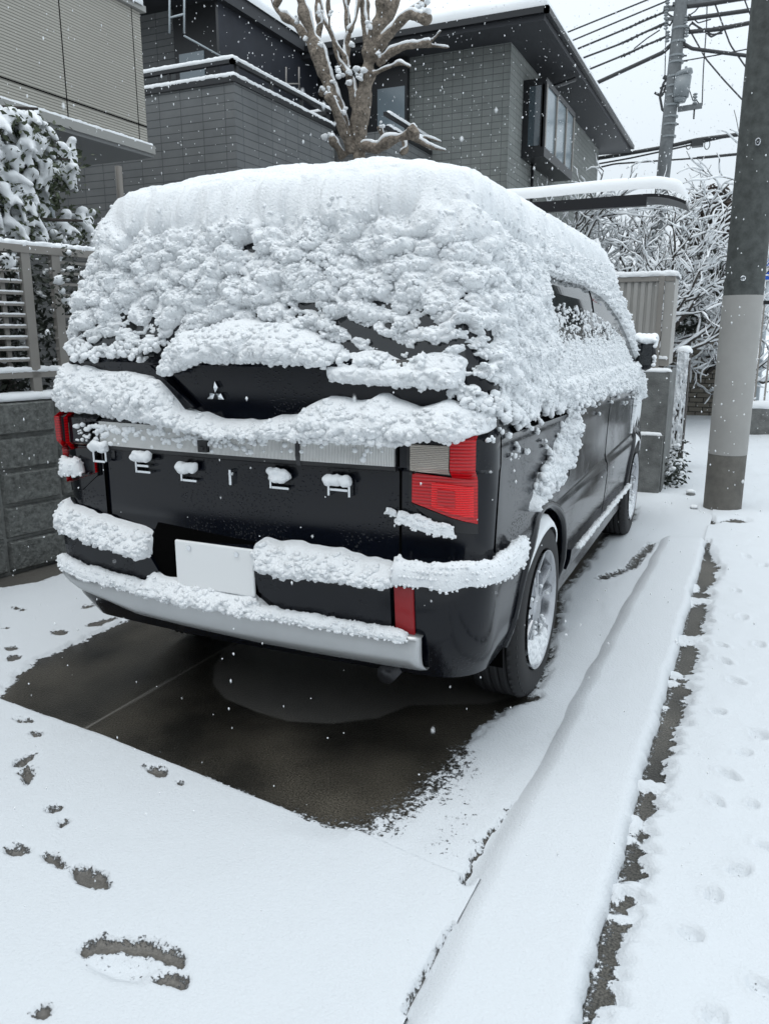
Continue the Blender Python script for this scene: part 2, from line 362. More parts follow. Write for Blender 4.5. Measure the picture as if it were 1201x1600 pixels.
wet = list(map(tuple, g0(wetpx))) + [(.86, -.2), (.86, .2)] + list(map(tuple, g0([(880, 915), (902, 900), (925, 868), (948, 838), (978, 822), (990, 812)]))) + [(.8, 3.7), (-.8, 3.7), (-1.0, 3.0), (-1.0, .3)] \
    + list(map(tuple, g0([(290, 935), (215, 962), (130, 1003), (60, 1032), (5, 1086)])))
cuts_drive = [pell(148, 1388, 32, 15, 22), pell(88, 1362, 22, 9, 28), pell(28, 1347, 15, 5), pell(88, 1280, 9, 5, -20), pell(102, 1300, 12, 5, -20), pell(40, 1203, 17, 5, -30),
    pell(46, 1228, 7, 16, 10), pell(38, 1138, 16, 4, 10), pell(60, 1161, 9, 4), pell(243, 1218, 20, 5, 18), pell(283, 1238, 7, 3), pell(92, 992, 14, 4), pell(20, 1018, 9, 3), pell(22, 1032, 12, 4, -15),
    pell(140, 950, 9, 2, -20), pell(30, 955, 12, 2.5, 10), pell(160, 975, 22, 3, -15), pell(10, 985, 9, 2), pell(66, 1597, 8, 5),
    [(118, 1503), (150, 1484), (200, 1482), (250, 1487), (282, 1508), (284, 1524), (250, 1516), (200, 1502), (150, 1507), (135, 1516)],
    [(236, 1546), (262, 1534), (292, 1543), (286, 1556), (250, 1558)],
    [(-400, 925), (0, 921), (60, 912), (115, 893), (108, 870), (-400, 905)]]
creases = [([(638, 1600), (660, 1555), (690, 1500), (712, 1468)], .006), ([(728, 1395), (745, 1360)], .012), ([(745, 1358), (765, 1325), (790, 1290), (812, 1262)], .017),
           ([(940, 905), (985, 890), (1003, 868), (1018, 852)], .02)]
apron_edge = g0([(0, 1092), (130, 1140), (300, 1205), (440, 1262), (560, 1308), (700, 1370)])
def apron(X): return np.interp(X, apron_edge[:, 0], apron_edge[:, 1])
def nonuni(a, b, d0, g):
    o = [a]; d = d0
    while o[-1] < b: o.append(o[-1]+d); d = min(d*g, .25)
    return np.array(o)
def drive():
    ys = np.r_[np.arange(-2.4, -.7, .0085), nonuni(-.7, 14, .0085, 1.012)]; us = np.linspace(0, 1, 400)
    Y = np.repeat(ys[:, None], len(us), 1); X = -2.9+us[None]*(xl(Y)+(xr(Y)-.01-xl(Y))*sst(2.5, 2.8, Y)+2.9)
    ragged = fbm(X/.06, Y/.06, 0, 3, 4)*.035+fbm(X/.018, Y/.018, 0, 9, 2)*.012
    S = sdist(X, Y, wet)
    edge = apron(X)-Y                       # >0 on the apron
    ragw = np.where((edge > -.03) & (X < .62), .06, 1.0)    # the slab edge is clean
    A = S+ragged*ragw*1.2
    # grainy melt zone at the right rear of the wet area
    D = A.copy(); Dc = D*0+9
    for c in cuts_drive: Dc = np.minimum(Dc, sdist(X, Y, g0(c))+ragged*.6)
    D = np.minimum(D, Dc)
    for c, wd in creases:
        P = g0(c); seg = np.concatenate([P, P[::-1]+1e-4]); D = np.minimum(D, sdist(X, Y, seg)-wd*(1+1.2*fbm(X/.03, Y/.03, 0, 5, 2)))
    th = np.where(edge > 0, .034*sst(-.002, .02, edge)+.004, .016)
    th = np.maximum(th, .020*sst(.02, .3, A)*sst(.5, .75, X))
    th = th + .012*sst(.8, 1.04, X)*sst(-.2, -.9, np.abs(Y)*0+Y-0)*0
    und = fbm(X/.5, Y/.5, 0, 21, 3)*.010+fbm(X/.09, Y/.09, 0, 22, 3)*.0018
    H = (th+und)*sst(-.002, .045, A)*(.45+.55*sst(-.006, .008, Dc))*sst(-.004, .012, np.where(Dc <= D+1e-6, .1, D))*(1-.6*sst(.30, .55, X)*sst(-.55, -.85, Y)*sst(.16, .0, A))
    # valley beside the kerb
    H = H - .004*np.exp(-((xl(Y)-X)/.06)**2)*sst(2.6, 2.3, Y)*sst(-.02, .05, D)
    fp = sdist(X, Y, g0(pell(208, 1520, 88, 32, 8))); H = H-.018*sst(.012, -.02, fp)*sst(-.002, .045, D)
    H = np.maximum(H, 0)
    rr_ = sst(.30, .55, X)*sst(-.55, -.85, Y)*sst(-1.36, -1.28, Y)*(Dc > .05)*sst(.98, .86, X)
    soft = .045+.30*rr_+.06*sst(-.3, .1, Y)
    cov = np.clip(.5+(D-.045*rr_)/soft, 0, 1.4); cov = np.where(Dc < .03, np.clip(np.minimum(cov, .5+Dc/.03), .20, 1), cov)
    cov = np.where(fp < 0, np.minimum(cov, .78), cov)
    dry = sst(.004, -.006, sdist(X, Y, g0([(335, 1040), (332, 1068), (352, 1092), (400, 1112), (450, 1127), (520, 1131), (590, 1122), (640, 1102), (760, 1100), (830, 1080), (830, 940), (400, 1000), (352, 1012)])))*0.6
    j = g0([(128, 1141), (300, 1043)]); jd = np.abs((X-j[0, 0])*(j[1, 1]-j[0, 1])-(Y-j[0, 1])*(j[1, 0]-j[0, 0]))/np.linalg.norm(j[1]-j[0])
    dry = np.maximum(dry, .65*sst(.010, .004, jd))*(D < .05)
    dry = np.maximum(dry, .42*sst(.03, -.005, Dc))
    o = mk('driveway', np.stack([X, Y, H], 2).reshape(-1, 3), gridfaces(*X.shape)[:, ::-1], M['drive_snow'], smooth=True)
    cov_attr(o, 'cov', cov); cov_attr(o, 'dry', dry); tag(o, kind='structure')
drive()
def kerb():
    ys = np.r_[np.arange(-2.4, -.7, .009), nonuni(-.7, 2.8, .009, 1.01)]; us = np.r_[0, 0.001, np.linspace(.002, .998, 56), .999, 1]
    Y = np.repeat(ys[:, None], len(us), 1); a, b = xl(Y)-.05+.016*fbm(Y/.35, 2, 0, 18, 2), xr(Y)+.010*fbm(Y/.25, 0, 0, 7, 2)+.008*fbm(Y/.035, 0, 0, 8, 3); U = us[None]
    X = a+(b-a)*U
    e = np.clip((X-a)/.11, 0, 1); eR = np.minimum((b-X), .045)/.045; eE = np.clip((2.74-Y)/.07, 0, 1)
    rise = .056
    H = rise*(.22*sst(0, .6, e)+.78*sst(.05, 1, e))*np.sqrt(np.clip(1-(1-eR)**2, 0, 1))*np.sqrt(np.clip(1-(1-eE)**2, 0, 1))
    H = H*(1+.10*fbm(X/.3, Y/.4, 0, 31, 3))+fbm(X/.08, Y/.08, 0, 32, 3)*.0012
    H = np.maximum(H, 0)+.002*sst(0, .03, X-a); H[:, 0] = -.03; H[:, -1] = -.03; H[-1] = -.03
    o = mk('kerb', np.stack([X, Y, H], 2).reshape(-1, 3), gridfaces(*X.shape)[:, ::-1], M['drive_snow'], smooth=True)
    cov_attr(o, 'cov', np.clip(1.3-(H < .012)*(X > (a+b)/2)*.75, 0, 1.4)); cov_attr(o, 'dry', H*0); tag(o, kind='structure')
kerb()
gut_l = [(908, 1600), (935, 1500), (972, 1373), (1008, 1198), (1030, 1130), (1049, 1076), (1062, 1010), (1072, 966), (1090, 890), (1098, 858)]
gut_r = [(1108, 862), (1122, 890), (1098, 966), (1096, 1000), (1078, 1076), (1062, 1130), (1042, 1198), (1001, 1373), (968, 1500), (940, 1600)]
def pavement():
    ys = np.r_[np.arange(-2.4, .3, .0095), nonuni(.3, 40, .0095, 1.012)]
    us = np.r_[np.linspace(0, .16, 110), np.linspace(.162, 1, 60)**1.0]
    Y = np.repeat(ys[:, None], len(us), 1)
    X = xr(Y)-.02+us[None]*6.0
    rag = fbm(X/.06, Y/.025, 0, 43, 4)*.040-.004
    D = sdist(X, Y, g0(gut_l+gut_r))
    D = D+rag*sst(0, .02, X-xr(Y)-.02)
    D = np.where(X < xr(Y)+.03, np.minimum(D, -.01), D)
    for yy, wd in ((-1.22, .028), (-.66, .018), (-1.33, .012), (.75, .05), (1.35, .03)):   # small bridges of snow over the gutter
        D = np.maximum(D, (wd*(1+.9*fbm(X/.03, Y/.03, 0, 44, 2))-np.abs(Y-yy-.3*(X-xr(Y)))) * 1.0)
    D = D+.007+.03*sst(.15, .55, fbm(Y/.10, 3, 0, 46, 2))
    D = np.where(Y > 2.75, .2+rag, D)
    for c in ([(1040, 832), (1060, 788), (1068, 792), (1068, 812), (1062, 830), (1048, 840)], [(1064, 815), (1100, 808), (1120, 822), (1068, 828)], pell(1080, 795, 12, 7), pell(1085, 770, 8, 5), pell(1145, 818, 22, 3)):
        D = np.minimum(D, sdist(X, Y, g0(c))+rag*.6)
    H = (.030+fbm(X/.35, Y/.35, 0, 51, 3)*.012+fbm(X/.07, Y/.07, 0, 52, 3)*.003)*sst(-.01, .05, D)
    cov = np.clip(.5+D/.04, 0, 1.4)
    R = random.Random(4)
    prints = [(1150, 1365, 20), (1112, 1405, 17), (1078, 1465, 20), (1136, 1214, 17), (1117, 1256, 16), (1184, 1150, 18), (1160, 1180, 13), (1120, 1116, 13), (1148, 1066, 15), (1190, 1545, 22), (1115, 1592, 20),
              (1130, 1035, 14), (1105, 972, 11), (1150, 925, 10), (1158, 968, 12), (1185, 1010, 13), (1125, 1010, 10), (1192, 885, 9), (1165, 870, 8), (1195, 1330, 16), (1175, 1260, 13)]
    for u, v, r in prints:
        c = at(u, v, z=.02); r = r/1150*np.linalg.norm(c-CAM)*.78; a = R.random()*3
        dx, dy = X-c[0], Y-c[1]; q = np.sqrt((dx*math.cos(a)+dy*math.sin(a))**2+(1.5*(-dx*math.sin(a)+dy*math.cos(a)))**2)/r
        q = q*(1+.3*fbm(X/.025, Y/.025, 0, int(u), 2))
        H = H-.024*np.exp(-(q*1.1)**4)*(1+.5*fbm(X/.012, Y/.012, 0, 77, 1))+.005*np.exp(-((q-1.35)/.3)**2)
        cov = np.where(q < .8, np.minimum(cov, .72+.12*R.random()), cov)
    far = sst(2.5, 6, Y)
    H = H + far*fbm(X/.22, Y/.4, 0, 61, 2)*.012
    cov = np.where(Y > 2, np.minimum(cov, .98-.13*np.clip(fbm(X/.3, Y/.5, 0, 62, 3), 0, 1)), cov)
    H = np.maximum(H, 0)
    o = mk('pavement', np.stack([X, Y, H], 2).reshape(-1, 3), gridfaces(*X.shape)[:, ::-1], M['gutter_snow'], smooth=True)
    cov_attr(o, 'cov', cov); cov_attr(o, 'dry', H*0); tag(o, kind='structure')
pavement()
# wide snow field out to the horizon, a little lower than the laid surfaces
b = MB(); b.add([(-400, -400, -.035), (400, -400, -.035), (400, 400, -.035), (-400, 400, -.035)], [(0, 1, 2, 3)])
tag(b.build('ground', M['snow']), kind='structure')

# ================================================================== VAN
VB = (0, 1.4, 0)
van = thing('parked_van', 'dark navy people carrier on the driveway buried in clumpy snow', 'van', VB)
Zt = [.36, .45, .55, .70, .755, .775, .80, 1.06, 1.075, 1.17, 1.185, 1.22, 1.38, 1.395, 1.50, 1.65, 1.78, 1.84, 1.87]
Wt = [.85, .88, .89, .90, .895, .885, .88, .888, .89, .888, .88, .875, .860, .857, .842, .812, .765, .725, .675]
Yt = [-.90, -.955, -.985, -1.0, -.99, -.955, -.945, -.945, -.965, -.965, -.925, -.92, -.93, -.915, -.885, -.835, -.79, -.755, -.70]
Ft = [3.55, 3.68, 3.73, 3.75, 3.745, 3.74, 3.73, 3.52, 3.50, 3.22, 3.17, 3.12, 2.97, 2.95, 2.82, 2.58, 2.30, 2.08, 1.85]
def prof(z): return np.interp(z, Zt, Wt), np.interp(z, Zt, Yt), np.interp(z, Zt, Ft)
def ring(s, z, d=0.):
    """s 0..5 from rear centre round the right side to front centre; d = inset on the roof"""
    W, Yr, Yf = prof(z); W = W-d; Yr = Yr+d*1.1; Yf = Yf-d*1.6
    Rc = np.maximum(np.minimum(np.interp(z, [.4, .75, 1.2, 1.4, 1.87], [.16, .15, .11, .15, .20]), W-.01), .01); Rf = np.maximum(np.minimum(.42, W-.01), .01)
    bul = lambda x: .045*(x/.88)**2
    y0 = Yr+bul(W-Rc); yf0 = Yf-.10*((W-Rf)/.88)**2
    i = np.clip(np.floor(s), 0, 4); f = s-i; a = f*math.pi/2
    x = np.select([i == 0, i == 1, i == 2, i == 3, i == 4], [f*(W-Rc), W-Rc+Rc*np.sin(a), W+0*f, W-Rf+Rf*np.cos(a), (1-f)*(W-Rf)])
    y = np.select([i == 0, i == 1, i == 2, i == 3, i == 4], [Yr+bul(f*(W-Rc)), y0+Rc*(1-np.cos(a)), y0+Rc+f*(yf0-Rf-y0-Rc), yf0-Rf+Rf*np.sin(a), Yf-.10*((1-f)*(W-Rf)/.88)**2])
    x = x*(1-.06*sst(2.5, 3.8, y))
    return x, y, z+0*x
def rearp(x, z):
    """point on the rear face for a given x, z"""
    W, Yr, Yf = prof(z); Rc = np.interp(z, [.4, .75, 1.2, 1.4, 1.87], [.16, .15, .11, .15, .20]); ax = np.minimum(np.abs(x), W-.0015)
    k = W-Rc; yc = Yr+.045*(np.minimum(ax, k)/.88)**2; e = np.maximum(ax-k, 0)
    return np.stack([np.sign(x)*ax+0*z, yc+Rc-np.sqrt(np.maximum(Rc*Rc-e*e, 0)), z+0*ax], -1)
def sidep(y, z, sgn=1):
    W, Yr, Yf = prof(z); return np.stack([sgn*W*(1-.06*sst(2.5, 3.8, y))+0*y, y+0*z, z+0*y], -1)
def skin(fn, quads, off, name, m, parent, n=(14, 10), thick=.012, label=None, flip=False):
    b = MB()
    for q in quads:
        q = np.asarray(q, float); a, c = np.meshgrid(np.linspace(0, 1, n[0]), np.linspace(0, 1, n[1]), indexing='ij'); a = a[..., None]; c = c[..., None]
        uv = (q[0]*(1-a)+q[1]*a)*(1-c)+(q[3]*(1-a)+q[2]*a)*c
        P = fn(uv[..., 0], uv[..., 1]); e = 1e-3
        N = np.cross(fn(uv[..., 0]+e, uv[..., 1])-fn(uv[..., 0]-e, uv[..., 1]), fn(uv[..., 0], uv[..., 1]+e)-fn(uv[..., 0], uv[..., 1]-e))
        N /= np.linalg.norm(N, axis=-1)[..., None]+1e-12
        if flip: N = -N
        A = P+N*off; B = P+N*(off-thick); k = n[0]*n[1]
        V = np.concatenate([A.reshape(-1, 3), B.reshape(-1, 3)]); F = [tuple(f) for f in gridfaces(n[0], n[1])]
        rim = [i*n[1] for i in range(n[0])]+[(n[0]-1)*n[1]+j for j in range(1, n[1])]+[i*n[1]+n[1]-1 for i in range(n[0]-2, -1, -1)]+[j for j in range(n[1]-2, 0, -1)]
        F += [(rim[i], rim[i]+k, rim[(i+1) % len(rim)]+k, rim[(i+1) % len(rim)]) for i in range(len(rim))]
        b.add(V, F)
    o = b.build(name, m, parent, VB)
    if label: o['label'] = label
    return o
def build_body():
    zs = sorted(set(Zt+[.40, .50, .62, .9, 1.0, 1.12, 1.3, 1.44, 1.58, 1.72, 1.81, 1.855])); sv = np.r_[np.linspace(0, 1, 16)[:-1], np.linspace(1, 2, 10)[:-1], np.linspace(2, 3, 70)[:-1], np.linspace(3, 4, 12)[:-1], np.linspace(4, 5, 8)]
    rings = [(z, 0.) for z in zs]+[(1.87+.012, .05), (1.87+.022, .12), (1.87+.032, .25), (1.87+.04, .45), (1.905, .62)]
    V = []; n = 0
    for z, d in rings:
        x, y, _ = ring(sv, np.full(sv.shape, min(z, 1.87)), d); zz = np.full(sv.shape, z)
        R_ = np.stack([x, y, zz], 1); L_ = R_[::-1][1:-1].copy(); L_[:, 0] *= -1; V.append(np.concatenate([R_, L_])); n = len(V[-1])
    V = np.concatenate(V); k = len(rings)
    F = [(i*n+j, i*n+(j+1) % n, (i+1)*n+(j+1) % n, (i+1)*n+j) for i in range(k-1) for j in range(n)]
    F += [tuple(range(n))[::-1], tuple((k-1)*n+j for j in range(n))]
    body = mk('body', V, F, M['paint'], van, VB, smooth=True)
    # wheel arches cut with real cylinders
    cutters = []
    for yy in (-.10, 2.80):
        for sg in (-1, 1):
            b = MB(); b.lathe([(.425, -.2), (.425, .2)], (sg*.85, yy, .37), axis='x', n=48); c = b.build('cutter', M['void'])
            c.location = (0, 0, 0); cutters.append(c)
            m = body.modifiers.new('arch', 'BOOLEAN'); m.operation = 'DIFFERENCE'; m.object = c; m.solver = 'EXACT'
    b = MB(); b.box(-1, 1, .30, 2.42, .2, .405); b.box(-1, 1, -1.2, -.6, .2, .30); c = b.build('cutter', M['void'])
    bpy.context.view_layer.update()
    dg = bpy.context.evaluated_depsgraph_get(); me = bpy.data.meshes.new_from_object(body.evaluated_get(dg)); body.modifiers.clear(); body.data = me
    try: me.set_sharp_from_angle(angle=rad(32))
    except Exception: pass
    for c in cutters+[c]: bpy.data.objects.remove(c, do_unlink=True)
    return body
body = build_body()
# underbody, sills, inner arches
b = MB(); b.box(-.72, .76, -.60, 3.4, .26, .42); b.build('underbody', M['void'], van, VB)
for sg in (1, -1):
    skin(lambda y, z: sidep(y, z, sg), [[(.36, .29), (2.34, .29), (2.34, .40), (.36, .40)]], .004, 'sill', M['paint'], van, flip=(sg < 0), thick=.06)
    for yy in (-.10, 2.80):
        b = MB(); a = np.linspace(-.25, math.pi+.25, 30)
        P = [(sg*.60, yy+.42*math.cos(t), .37+.42*math.sin(t)) for t in a]+[(sg*.845, yy+.42*math.cos(t), .37+.42*math.sin(t)) for t in a]
        b.add(P, [(i, i+1, i+31, i+30) for i in range(29)]); b.add([(sg*.6, yy, .37)]+P[:30], [(0, i, i+1) for i in range(1, 30)])
        b.build('wheel_well', M['void'], van, VB, smooth=True)
        # painted flare round the arch
        y_ = [yy+.433*math.cos(t) for t in a]; z_ = [.37+.433*math.sin(t) for t in a]
        Pf = [sidep(np.array(yy_), np.array(zz_), sg)-np.array([sg*.006, 0, 0]) for yy_, zz_ in zip(y_, z_) if zz_ > .37]
        b = MB(); b.tube(Pf, .021, 10); b.build('arch_flare', M['paint'], van, VB, smooth=True)
# wheels
def make_wheel(yy, sg):
    c = (sg*.782, yy, .37); R_ = .367
    b = MB(); pr_ = [(.245, .105), (.255, .118), (.30, .124), (.335, .118), (.356, .105), (.366, .085)]
    k = 64
    tread = []
    for h in np.linspace(.08, -.08, 17): tread.append((.367-(.008 if int(round((h+.08)/.01)) % 4 == 2 else 0), h))
    prf = pr_+tread+[(r, -h) for r, h in pr_[::-1]]
    b.lathe([(r, h*sg*.88) for r, h in prf], c, axis='x', n=72, close=True)
    for i in range(56):   # shoulder sipes
        t = i*2*math.pi/56
        b.add([(c[0]+sg*h, c[1]+r*math.cos(t+d), c[2]+r*math.sin(t+d)) for h, r in ((.066, .372), (.098, .352)) for d in (-.022, .022)]+[(c[0]+sg*h, c[1]+r*math.cos(t+d), c[2]+r*math.sin(t+d)) for h, r in ((.066, .36), (.098, .34)) for d in (-.022, .022)],
              [(0, 1, 3, 2), (0, 2, 6, 4), (1, 5, 7, 3), (0, 4, 5, 1), (2, 3, 7, 6)])
    wh = b.build('wheel', M['rubber'], van, c, smooth=False)
    for p in wh.data.polygons: p.use_smooth = True
    try: wh.data.set_sharp_from_angle(angle=rad(35))
    except Exception: pass
    b = MB(); b.lathe([(.247, .112), (.238, .108), (.228, .06), (.222, -.09)][::1], c, axis='x', n=56, close=True)
    b2 = MB(); 
    b.v[-1][:, 0] = c[0]+(b.v[-1][:, 0]-c[0])*sg
    b.build('rim', M['alloy'], wh, c, smooth=True)
    b = MB(); b.lathe([(.224, -.02), (.05, -.03)], c, axis='x', n=40)
    b.v[-1][:, 0] = c[0]+(b.v[-1][:, 0]-c[0])*sg; b.build('brake_disc', M['void'], wh, c)
    b = MB()
    for i in range(5):
        for dl in (-.23, .23):
            t = i*math.pi*.4+math.pi/2; t0 = t+dl*.55; t1 = t+dl*1.05
            def P(r, a_, h): return (c[0]+sg*h, c[1]+r*math.cos(a_), c[2]+r*math.sin(a_))
            w0, w1 = .020, .017
            V = []
            for r, tt, wd, h in ((.04, t0, w0, .088), (.14, (t0+t1)/2, w1, .080), (.232, t1, w1*1.2, .098)):
                da = wd/r; V += [P(r, tt-da, h-.03), P(r, tt-da*.7, h), P(r, tt+da*.7, h), P(r, tt+da, h-.03)]
            F = []
            for q in range(2):
                for j in range(4): F.append((q*4+j, q*4+(j+1) % 4, q*4+4+(j+1) % 4, q*4+4+j))
            F += [(0, 1, 2, 3), (8, 9, 10, 11)]; b.add(V, F)
    b.lathe([(.062, .06), (.062, .085), (.045, .094), (.001, .096)], c, axis='x', n=24); b.v[-1][:, 0] = c[0]+(b.v[-1][:, 0]-c[0])*sg
    b.build('spokes', M['alloy'], wh, c)
    if sg > 0:   # snow caught by the rim and the top of the tyre
        rs = random.Random(int(yy*10)+5); C = []; R2 = []
        for i in range(230):
            a_ = rad(rs.gauss(-95, 22)); r = .228-abs(rs.gauss(0, .035)); 
            C.append((sg*0+c[0]+.078+rs.random()*.014, c[1]+r*math.cos(a_), c[2]+r*math.sin(a_))); R2.append(.010+.014*rs.random())
        for i in range(40):
            t = rs.randrange(10); tt = (t//2)*math.pi*.4+math.pi/2+(-.2, .2)[t % 2]; r = .07+.15*rs.random()
            if math.sin(tt) < .1 or rs.random() < .3: C.append((c[0]+.096, c[1]+r*math.cos(tt), c[2]+r*math.sin(tt)+.006)); R2.append(.007+.005*rs.random())
        V, F = blobs(C, R2, .8, 3)
        s_ = mk('snow_patch', V, F, M['snow'], wh, c, smooth=True); s_['label'] = 'snow packed into the lower half of the rim'; s_['kind'] = 'stuff'; meld(s_, .004, 2)
        a_ = np.linspace(rad(28), rad(158), 60); Q = np.stack([np.full(60, c[0]+.04), c[1]+.369*np.cos(a_), c[2]+.369*np.sin(a_)], 1)
        b = MB(); nn = 10; phi = np.linspace(-.1, 1.1, nn)*math.pi
        n_ = fbm(Q[:, None, 1]/.03, Q[:, None, 2]/.03, phi[None]*2, 6, 3); e = np.sin(np.linspace(0, math.pi, 60))[:, None]**.5
        ht = .030*e*(1+.5*n_); V = np.stack([Q[:, None, 0]+.085*np.cos(phi)[None]*(.4+.6*e), Q[:, None, 1]+np.cos(a_)[:, None]*(ht*np.sin(phi)[None]-.02*abs(np.cos(phi))**3), Q[:, None, 2]+np.sin(a_)[:, None]*(ht*np.sin(phi)[None]-.02*abs(np.cos(phi))**3)], -1)
        s_ = mk('snow_cap', V.reshape(-1, 3), gridfaces(60, nn), M['snow'], wh, c, smooth=True); s_['label'] = 'snow lying on top of the tyre'
    return wh
for yy in (-.10, 2.80):
    for sg in (1, -1): make_wheel(yy, sg)

# ------------------------------------------------------------------ van details
def rq(pts, y=-.95):   # picture points on the rear face -> (x, z)
    return [tuple(at(u, v, y=y)[[0, 2]]) for u, v in pts]
# tail lamps
def lampbits(sg):
    x1, x0, xm = .842, .648, .775
    q = lambda *p: [(sg*x, z) for x, z in p]
    fl = sg < 0
    L = skin(rearp, [q((xm, 1.215), (x1, 1.215), (x1, 1.045), (xm, 1.045)), q((x0, 1.06), (x1, 1.045), (x1, .905), (x0, .965))], .012, 'tail_lamp', M['red_lens'], van, n=(16, 12), flip=fl, thick=.03)
    skin(rearp, [q((x0, 1.150), (xm-.004, 1.150), (xm-.004, 1.068), (x0, 1.075))], .010, 'clear_lens', M['clear_lens_ribbed'], L, flip=fl)
    skin(rearp, [q((.712, 1.035), (.832, 1.025), (.832, .925), (.712, .955))], .016, 'inner_lens', M['red_inner'], L, flip=fl, thick=.006)
    skin(rearp, [q((.732, 1.015), (.785, 1.01), (.785, .955), (.732, .965))], .019, 'inner_lens', M['red_lens'], L, flip=fl, thick=.006)
    skin(rearp, [q((x0-.006, .962), (x1+.002, .902), (x1+.002, .87), (x0+.10, .885))], .008, 'lamp_surround', M['black_plastic'], L, flip=fl)
    skin(rearp, [q((.612, .70), (.675, .70), (.675, .54), (.612, .545))], .010, 'reflector', M['red_reflector'], van, flip=fl)
    skin(rearp, [q((.603, 1.19), (.611, 1.19), (.611, .53), (.603, .53))], .0015, 'panel_gap', M['void'], van, n=(3, 60), flip=fl, thick=.01)
    skin(rearp, [q((.636, 1.16), (.648, 1.16), (.648, .95), (.636, .955))], .004, 'lamp_surround', M['black_plastic'], L, n=(3, 20), flip=fl)
lampbits(1); lampbits(-1)
skin(rearp, [[(-.60, 1.165), (.255, 1.165), (.255, 1.078), (-.60, 1.078)]], .014, 'garnish_lens', M['clear_lens'], van, n=(60, 6))
skin(rearp, [[(.272, 1.165), (.598, 1.165), (.598, 1.078), (.272, 1.078)]], .014, 'garnish_lens', M['clear_lens'], van, n=(30, 6))
skin(rearp, [[(.255, 1.168), (.272, 1.168), (.272, 1.074), (.255, 1.074)]], .016, 'garnish_divider', M['alloy_dark'], van, n=(3, 6))
skin(rearp, [[(-.60, 1.165), (-.592, 1.165), (-.592, 1.078), (-.60, 1.078)]], .016, 'garnish_divider', M['alloy_dark'], van, n=(3, 6))
skin(rearp, [[(-.60, 1.078), (.60, 1.078), (.60, 1.068), (-.60, 1.068)]], .012, 'chrome_strip', M['black_plastic'], van, n=(60, 3))
skin(rearp, [[(-.20, 1.205), (-.09, 1.205), (-.09, 1.196), (-.20, 1.196)]], .012, 'brake_light', M['red_lens'], van, n=(10, 3))
bq = at(325, 690, y=-.96); b = MB(); b.box(bq[0]-.018, bq[0]+.018, -.995, -.955, 1.085, 1.125); b.lathe([(.010, -.0), (.008, -.012)], (bq[0], -.995, 1.105), axis='z', n=8)
b.build('reversing_camera', M['black_plastic'], van, VB)
# rear window, dark panel below it
skin(rearp, [[(-.72, 1.76), (.72, 1.76), (.79, 1.40), (-.79, 1.40)]], .003, 'rear_window', M['glass_dark'], van, n=(50, 16))
skin(rearp, [[(-.34, 1.375), (.50, 1.385), (.50, 1.372), (-.30, 1.372)], [(-.37, 1.375), (-.34, 1.375), (-.16, 1.235), (-.20, 1.225)], ], .030, 'handle_recess_frame', M['paint'], van, n=(30, 4))
skin(rearp, [[(.36, 1.392), (.66, 1.388), (.66, 1.37), (.36, 1.372)]], .022, 'wiper', M['black_plastic'], van, n=(20, 3))
# three-diamond chrome badge
eb = at(341, 614, y=-.925); b = MB()
for k in range(3):
    a = rad(90+120*k); u = np.array([math.cos(a), math.sin(a)]); v = np.array([-u[1], u[0]]); s_ = .039
    pts = [u*0.002, u*s_*.5+v*s_*.30, u*s_*1.03, u*s_*.5-v*s_*.30]
    V = [(eb[0]+p[0], -.942, eb[2]+p[1]) for p in pts]+[(eb[0]+p[0], -.918, eb[2]+p[1]) for p in pts]+[(eb[0]+u[0]*s_*.5, -.950, eb[2]+u[1]*s_*.5)]
    b.add(V, [(0, 1, 8), (1, 2, 8), (2, 3, 8), (3, 0, 8), (0, 4, 5, 1), (1, 5, 6, 2), (2, 6, 7, 3), (3, 7, 4, 0)])
b.build('badge', M['chrome'], van, VB)
# spaced chrome letters on the tailgate
def letter(ch, px, py, w, h):
    p = at(px, py, y=-.95); x0, z0 = p[0]-w/2, p[2]-h/2; t = h*.17; b = MB()
    y0, y1 = -.965, -.938
    def bar(a0, a1, c0, c1): b.box(x0+a0, x0+a1, y0, y1, z0+c0, z0+c1)
    if ch == 'D':
        bar(0, t, 0, h); bar(t, w-t, 0, t); bar(t, w-t, h-t, h); bar(w-t, w, t*.6, h-t*.6)
    if ch == 'E':
        bar(0, t, 0, h); bar(t, w, 0, t); bar(t, w, h-t, h); bar(t, w*.9, h/2-t/2, h/2+t/2)
    if ch == 'L': bar(0, t, 0, h); bar(t, w, 0, t)
    if ch == 'I': bar(w/2-t*.6, w/2+t*.6, 0, h)
    if ch == 'C': bar(0, t, 0, h); bar(t, w, 0, t); bar(t, w, h-t, h)
    if ch == 'A': bar(0, t, 0, h-t); bar(w-t, w, 0, h-t); bar(0, w, h-t, h); bar(t, w-t, h*.32, h*.32+t)
    o = b.build('letter', M['chrome'], van, VB); o.data.materials[0] = M['chrome']
    bv = o.modifiers.new('b', 'BEVEL'); bv.width = .002; bv.segments = 2
    return o, p
for ch, u, v, w_, snow in (('D', 160, 711, .068, .62), ('E', 227, 727, .070, .55), ('L', 298, 740, .070, .62), ('I', 363, 745, .03, .4), ('C', 439, 751, .076, .68), ('A', 532, 762, .084, .5)):
    o, p = letter(ch, u, v, w_, .054)
    rs = random.Random(int(u)); C = []; R_ = []
    if ch == 'I': C = [(p[0], -.957, p[2]+.012)]; R_ = [.010]
    else:
        for i in range(40):
            C.append((p[0]+(rs.random()-.5)*w_*.92, -.960-rs.random()*.018, p[2]+.030-(.06*snow-.02)+rs.random()*(.06*snow-.015)+(.012 if ch in 'DE' else 0))); R_.append(.011+.007*rs.random())
    V, F = blobs(C, R_, .9, 2); sn = mk('snow_cap', V, F, M['snow'], o, VB, smooth=True); meld(sn, .0035, 2)
